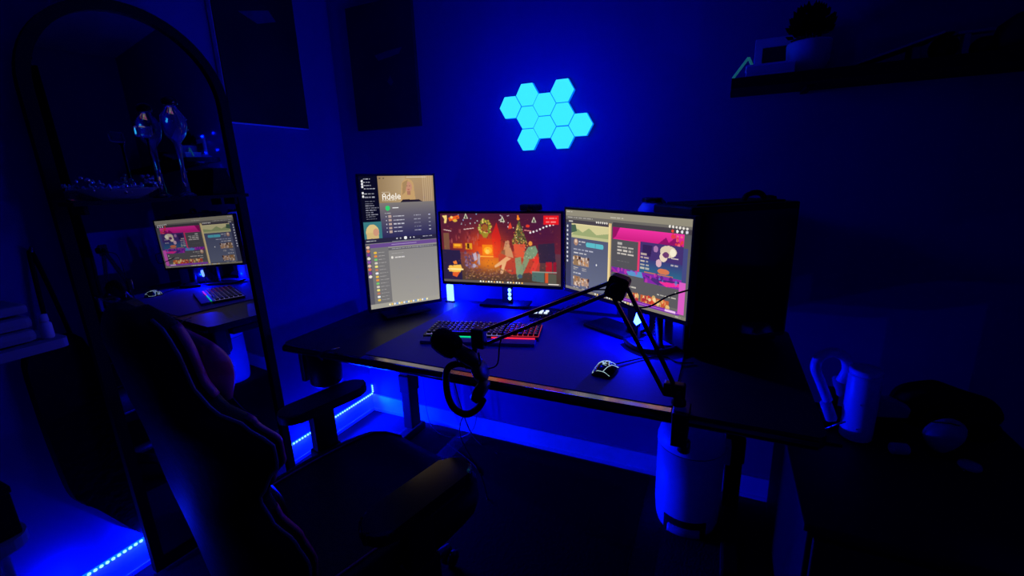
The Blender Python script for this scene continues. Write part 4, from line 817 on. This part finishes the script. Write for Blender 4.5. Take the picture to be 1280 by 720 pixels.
# armrests
for sg, yaw_ in ((1, 0), (-1, 0)):
    ay = -0.02 if sg > 0 else 0.105
    a = obj('armrest', G().prism(rr(0.30*sg-0.047, ay-0.15, 0.30*sg+0.047, ay+0.145, 0.045, 6), 0.622, 0.652, CT, bev=0.008), M['blackg' if sg > 0 else 'black'], t)
    obj('arm_post', G().box((0.30*sg, ay-0.02, 0.53), (0.035, 0.075, 0.19), CT, 0.008).box((0.25*sg, ay-0.02, 0.40), (0.14, 0.06, 0.02), CT, 0.004).box((0.30*sg, ay-0.02, 0.44), (0.05, 0.085, 0.09), CT, 0.008), M['black'], a)
obj('tilt_mechanism', G().box((0, 0.0, 0.355), (0.22, 0.26, 0.04), CT, 0.01), M['black'], t)
obj('hinge_cover', G().lathe([(0.045, 0), (0.050, 0.006), (0.045, 0.018), (0.0001, 0.02)], 20, CT @ Matrix.Translation((0.262, -0.25, 0.45)) @ Matrix.Rotation(PI/2, 4, 'Y')).lathe([(0.045, 0), (0.050, -0.006), (0.045, -0.018), (0.0001, -0.02)], 20, CT @ Matrix.Translation((-0.262, -0.25, 0.45)) @ Matrix.Rotation(PI/2, 4, 'Y')), M['black'], t)
obj('gas_lift', G().lathe([(0.040, 0.085), (0.035, 0.10), (0.028, 0.20), (0.026, 0.22), (0.018, 0.225), (0.018, 0.345)], 16, CT), M['black'], t)
bs = G()
for k in range(5):
    a = 2*PI*k/5+0.3; c_, s_ = math.cos(a), math.sin(a)
    bs.tube([CT @ Vector((0.02*c_, 0.02*s_, 0.105)), CT @ Vector((0.17*c_, 0.17*s_, 0.095)), CT @ Vector((0.31*c_, 0.31*s_, 0.075))], [0.028, 0.022, 0.014], 8)
star = obj('star_base', bs, M['black'], t)
for k in range(5):
    a = 2*PI*k/5+0.3; p = CT @ Vector((0.31*math.cos(a), 0.31*math.sin(a), 0.034))
    g = G()
    for s_ in (-1, 1): g.lathe([(0.0001, -0.009), (0.024, -0.009), (0.027, -0.006), (0.027, 0.006), (0.024, 0.009), (0.0001, 0.009)], 16, Matrix.Translation(p) @ rotz(a) @ Matrix.Translation((0, 0.013*s_, 0)) @ Matrix.Rotation(PI/2, 4, 'X'))
    g.tube([p, p+Vector((0, 0, 0.04))], 0.006, 6); obj('caster', g, M['black'], star)

# ------------------------------------------------------------------ wall shelf on the right of the back wall
t = thing('wall_shelf', (2.40, -0.1, 1.56), 'long black floating shelf high on the back wall at the right', 'shelf')
obj('board', G().box((2.41, -0.105, 1.5735), (1.215, 0.208, 0.030), None, 0.002), M['blackm'], t)
for x in (2.02, 2.85): obj('bracket', G().box((x, -0.07, 1.555), (0.02, 0.14, 0.010), None, 0.002), M['blackm'], t)
SH = 1.589
T = Matrix.Translation((1.838, -0.15, SH)) @ Matrix.Rotation(PI/2, 4, 'X')
t = thing('triangle_ornament', (1.838, -0.15, SH), 'small teal open triangle standing on the left end of the wall shelf', 'ornament')
g = G(); bar(g, (1.806, -0.16, SH+0.006), (1.846, -0.16, SH+0.062), (0, 0, 0), 0.006); obj('left_bar', g, M['teal'], t)
g = G(); bar(g, (1.846, -0.16, SH+0.062), (1.872, -0.16, SH+0.006), (0, 0, 0), 0.006); obj('right_bar', g, M['teal'], t)
t = thing('white_book', (1.90, -0.12, SH), 'pale book lying flat at the left end of the wall shelf', 'book')
obj('cover', G().box((1.905, -0.145, SH+0.0035), (0.130, 0.10, 0.006), None, 0.002).box((1.905, -0.145, SH+0.0315), (0.130, 0.10, 0.006), None, 0.002), M['white'], t)
obj('pages', G().box((1.906, -0.146, SH+0.0175), (0.126, 0.097, 0.022), None), M['whitem'], t)
t = thing('picture_frame', (1.915, -0.06, SH), 'small pale frame with dark picture behind the flat book', 'picture frame')
obj('frame', G().box((1.925, -0.050, SH+0.075), (0.120, 0.014, 0.115), None, 0.002).box((1.925, -0.050, SH+0.008), (0.12, 0.05, 0.012), None, 0.002), M['whitem'], t)
obj('picture', G().box((1.932, -0.0575, SH+0.066), (0.09, 0.003, 0.075), None, 0.0), M['canvas2'], t)
t = thing('potted_plant', (2.01, -0.11, SH), 'dark bushy plant in a pale round pot on the wall shelf', 'potted plant')
T = Matrix.Translation((2.008, -0.115, SH))
obj('pot', G().lathe([(0.032, 0), (0.040, 0.004), (0.056, 0.035), (0.060, 0.085), (0.058, 0.092), (0.052, 0.090), (0.050, 0.075), (0.0001, 0.074)], 28, T), M['whitem'], t)
obj('soil', G().lathe([(0.050, 0.0745), (0.0001, 0.078)], 20, T), M['soil'], t)
g = G()
for k in range(420):
    a = random.uniform(0, 2*PI); e = math.asin(random.uniform(-.3, 1)); rr1 = random.uniform(.3, 1)
    c_ = Vector((0.058*rr1*math.cos(e)*math.cos(a), 0.055*rr1*math.cos(e)*math.sin(a), 0.118+0.062*rr1*math.sin(e)+0.01))
    dd = (c_-Vector((0, 0, 0.09))).normalized(); T2 = T @ frame(c_, dd.orthogonal(), dd)
    g.add([(0, 0, -0.012), (0.011, 0.002, 0), (0, 0.003, 0.017), (-0.011, 0.002, 0)], [(0, 1, 2, 3)], 0, False, T2)
for k in range(6):
    a = k*1.05; g.tube([T @ Vector((0, 0, 0.074)), T @ Vector((0.03*math.cos(a), 0.03*math.sin(a), 0.12))], 0.002, 4)
tag(obj('foliage', g, M['leaf'], t), kind='stuff')
t = thing('leaning_frame', (2.21, -0.1, SH), 'long pale flat board leaning diagonally on the wall shelf', 'frame')
dv = Vector((0.205, 0, 0.062)); L = dv.length; T = frame((2.105, -0.10, SH+0.004), (0, 1, 0), dv)
obj('board', G().box((0.0, 0, L/2), (0.13, 0.006, L), T, 0.001), M['palegrey'], t)
obj('prop', G().box((2.265, -0.10, SH+0.022), (0.020, 0.06, 0.044), None, 0.003), M['palegrey'], t)
t = thing('rounded_gadget', (2.315, -0.10, SH), 'black rounded gadget on the wall shelf right of the leaning board', 'gadget')
obj('body', G().ball((2.325, -0.12, SH+0.033), 0.033, 9, sc=(1.0, 0.8, 1.0)), M['blackm'], t); obj('cap', G().box((2.325, -0.12, SH+0.067), (0.03, 0.03, 0.006), None, 0.002), M['blackm'], t)
t = thing('pale_post', (2.363, -0.1, SH), 'thin pale T-shaped holder on the wall shelf', 'holder')
obj('post', G().box((2.368, -0.12, SH+0.030), (0.014, 0.03, 0.060), None, 0.003), M['palegrey'], t); obj('bar', G().box((2.385, -0.12, SH+0.064), (0.075, 0.03, 0.008), None, 0.002), M['palegrey'], t)
t = thing('bulb_gadget', (2.42, -0.1, SH), 'squat black bulb-shaped item beside the pale T-shaped holder', 'gadget')
obj('body', G().ball((2.412, -0.115, SH+0.026), 0.026, 8, sc=(1.2, 1, 1)), M['blackm'], t); obj('base', G().lathe([(0.02, 0), (0.02, 0.004)], 14, Matrix.Translation((2.412, -0.115, SH))), M['blackm'], t)
t = thing('brimmed_hat', (2.51, -0.1, SH), 'large black rounded hat-like item where the wall shelf leaves the picture', 'hat')
obj('dome', G().lathe([(0.070, 0.012), (0.074, 0.03), (0.064, 0.075), (0.035, 0.098), (0.0001, 0.103)], 24, Matrix.Translation((2.50, -0.11, SH))), M['blackm'], t); obj('brim', G().lathe([(0.085, 0.001), (0.088, 0.006), (0.070, 0.012), (0.0001, 0.011)], 24, Matrix.Translation((2.50, -0.11, SH))), M['blackm'], t)

# ------------------------------------------------------------------ right: black cabinet and what stands on it
CXm = 2.40
t = thing('low_cabinet', (CXm, -0.45, 0), 'low black cabinet standing right of the desk', 'cabinet')
obj('body', G().box((2.345, -0.42, 0.245), (0.60, 0.66, 0.47), None, 0.004), M['cabinet'], t)
obj('top', G().box((2.345, -0.42, 0.490), (0.62, 0.68, 0.020), None, 0.004), M['cabinet'], t)
for x in (2.20, 2.49):
    dd = obj('door', G().box((x, -0.758, 0.245), (0.285, 0.016, 0.44), None, 0.003), M['cabinet'], t)
    obj('handle', G().tube([(x+(0.11 if x < 2.4 else -0.11), -0.775, 0.22), (x+(0.11 if x < 2.4 else -0.11), -0.775, 0.30)], 0.004, 8).box((x+(0.11 if x < 2.4 else -0.11), -0.770, 0.26), (0.006, 0.012, 0.06), None), M['black'], dd)
CZt = 0.5005
t = thing('white_bottle', (2.235, -0.27, CZt), 'tall white cylinder bottle with two dots on the low cabinet', 'bottle')
T = Matrix.Translation((2.232, -0.285, CZt))
obj('body', G().lathe([(0.040, 0), (0.0425, 0.004), (0.0425, 0.205), (0.041, 0.210)], 28, T), M['white'], t)
obj('cap', G().lathe([(0.0415, 0.211), (0.0425, 0.213), (0.042, 0.224), (0.038, 0.228), (0.0001, 0.229)], 28, T), M['white'], t)
for z in (0.045, 0.125): obj('dot', G().ball(T @ Vector((-0.010, -0.0415, z)), 0.003, 5), M['chrome'], t)
t = thing('white_headphones', (2.14, -0.26, CZt), 'white curved over-ear headphones propped beside the tall white bottle', 'headphones')
hb = smooth_path([(2.152, -0.27, 0.600), (2.128, -0.27, 0.655), (2.108, -0.27, 0.705), (2.118, -0.265, 0.742), (2.150, -0.255, 0.756), (2.185, -0.24, 0.738), (2.20, -0.225, 0.695), (2.19, -0.22, 0.65)], 6)
obj('headband', G().tube(hb, [0.015]*len(hb), 10), M['white'], t)
obj('ear_cup', G().lathe([(0.028, -0.016), (0.034, -0.010), (0.034, 0.010), (0.026, 0.016), (0.0001, 0.016)], 20, frame((2.158, -0.27, 0.565), (0, 1, 0), (1, 0, 0.4))), M['whitem'], t)
obj('ear_cup', G().lathe([(0.028, -0.016), (0.034, -0.010), (0.034, 0.010), (0.026, 0.016), (0.0001, 0.016)], 20, frame((2.195, -0.20, 0.625), (0, 1, 0), (1, 0, 0.3))), M['palegrey'], t)
obj('prop', G().box((2.15, -0.235, 0.530), (0.05, 0.06, 0.058), None, 0.004).box((2.18, -0.19, 0.555), (0.03, 0.03, 0.11), None, 0.004), M['blackm'], t)
t = thing('hair_clip_pile', (2.13, -0.36, CZt), 'row of small silver clips stacked beside the white headphones', 'clips')
for k in range(5):
    a = 0.7; p = Vector((2.105+0.013*k, -0.345, CZt+0.012+0.010*k))
    obj('clip', G().tube([p, p+Vector((0.030, 0.0, 0.022))], 0.0028, 6), M['chrome'], t)
obj('tray', G().box((2.135, -0.345, CZt+0.003), (0.10, 0.04, 0.006), None, 0.001), M['blackm'], t)
t = thing('pale_packet', (2.30, -0.30, CZt), 'pale wedge shaped packet lying behind the white bottle on the cabinet', 'packet')
obj('body', G().prism([(0, 0), (0.075, 0.01), (0.080, 0.04), (0.03, 0.062), (0, 0.055)], -0.02, 0.02, Matrix.Translation((2.285, -0.235, CZt+0.060)) @ Matrix.Rotation(PI/2, 4, 'X'), bev=0.004), M['palegrey'], t)
obj('box_below', G().box((2.320, -0.235, CZt+0.029), (0.07, 0.04, 0.058), None, 0.004), M['blackm'], t)
t = thing('small_jar', (2.315, -0.33, CZt), 'small pale lying jar at the foot of the white bottle', 'jar')
obj('body', G().lathe([(0.014, 0), (0.017, 0.003), (0.017, 0.040), (0.013, 0.044)], 16, frame((2.300, -0.355, CZt+0.0175), (0, 1, 0), (0.8, 0.2, 0.0))), M['palegrey'], t); obj('cap', G().lathe([(0.014, 0.044), (0.014, 0.060), (0.0001, 0.061)], 16, frame((2.300, -0.355, CZt+0.0175), (0, 1, 0), (0.8, 0.2, 0.0))), M['blackm'], t)
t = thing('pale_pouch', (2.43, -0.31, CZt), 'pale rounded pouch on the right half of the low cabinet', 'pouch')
obj('body', lumpy(G().ball((2.425, -0.31, CZt+0.066), 0.046, 12, sc=(0.95, 0.62, 1.22)), 0.014, 16), M['palegrey'], t); obj('zip', G().tube([(2.39, -0.325, CZt+0.105), (2.425, -0.338, CZt+0.115), (2.455, -0.325, CZt+0.105)], 0.002, 5), M['blackm'], t)
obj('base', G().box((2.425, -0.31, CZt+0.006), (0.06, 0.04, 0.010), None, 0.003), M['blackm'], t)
t = thing('jar_lid_dish', (2.47, -0.35, CZt), 'small dark blue lid lying right of the pale pouch', 'lid')
obj('disc', G().lathe([(0.024, 0), (0.026, 0.004), (0.024, 0.012), (0.0001, 0.013)], 20, Matrix.Translation((2.475, -0.355, CZt))), M['palegrey'], t); obj('knob', G().ball((2.452, -0.385, CZt+0.004), 0.003, 5), M['chrome'], t)
t = thing('black_backpack', (2.42, -0.14, CZt), 'slumped black backpack against the wall on the low cabinet', 'backpack')
obj('body', lumpy(G().ball((2.47, -0.16, CZt+0.082), 0.10, 16, sc=(1.4, 0.75, 0.74)), 0.022), M['cloth'], t); obj('pocket', lumpy(G().ball((2.53, -0.235, CZt+0.060), 0.05, 10, sc=(1.1, 0.5, 0.9)), 0.012, 14), M['cloth'], t); obj('strap', G().tube(smooth_path([(2.40, -0.23, CZt+0.04), (2.42, -0.245, CZt+0.10), (2.48, -0.225, CZt+0.125)], 5), 0.008, 6), M['cloth'], t)
# right edge: curtain and pale cushion
t = thing('black_curtain', (2.75, -0.6, 0.0), 'black curtain hanging down the right edge of the picture', 'curtain')
cp = []
for k in range(61):
    s = k/60; cp.append((2.80+0.42*s, -0.62-0.10*s+0.022*math.sin(k*0.9)))
vs = []; fs = []
lev = [0.02, 0.3, 0.6, 0.75, 0.85, 1.0, 1.2, 1.6, 2.3]; sh = [0, 0, .01, .02, -0.01, -0.02, .02, .04, .05]
for z, q in zip(lev, sh):
    for i, (x, y) in enumerate(cp): vs.append((x+q*(1-i/60), y, z))
n = len(cp)
for i in range(len(lev)-1):
    for k in range(n-1): fs.append((i*n+k, i*n+k+1, (i+1)*n+k+1, (i+1)*n+k))
c_ = obj('fabric', G().add(vs, fs, 0, True), M['cloth'], t); md = c_.modifiers.new('thick', 'SOLIDIFY'); md.thickness = 0.006
obj('rod', G().tube([(2.70, -0.66, 2.31), (RX, -0.66, 2.31)], 0.012, 8), M['blackm'], t)
tag(obj('floor_cushion', G().box((2.80, -0.42, 0.21), (0.20, 0.30, 0.14), None, 0.05), M['palegrey']), 'pale cushion resting beside the low cabinet near the curtain', 'cushion')
tag(obj('foot_stool', G().box((2.80, -0.42, 0.07), (0.19, 0.28, 0.138), None, 0.01), M['blackm']), 'black footstool carrying the pale cushion right of the cabinet', 'footstool')

# repeats share a group
for o in list(COL.objects):
    if o.parent is None and 'label' in o:
        k = o.name.split('.')[0]
        gr = {'monitor': 'monitors standing on the desk', 'light_bar': 'light bars behind the monitors', 'canvas_print': 'dark canvas prints on the walls', 'power_cable': 'cables hanging under the desk'}.get(k)
        if gr: o['group'] = gr
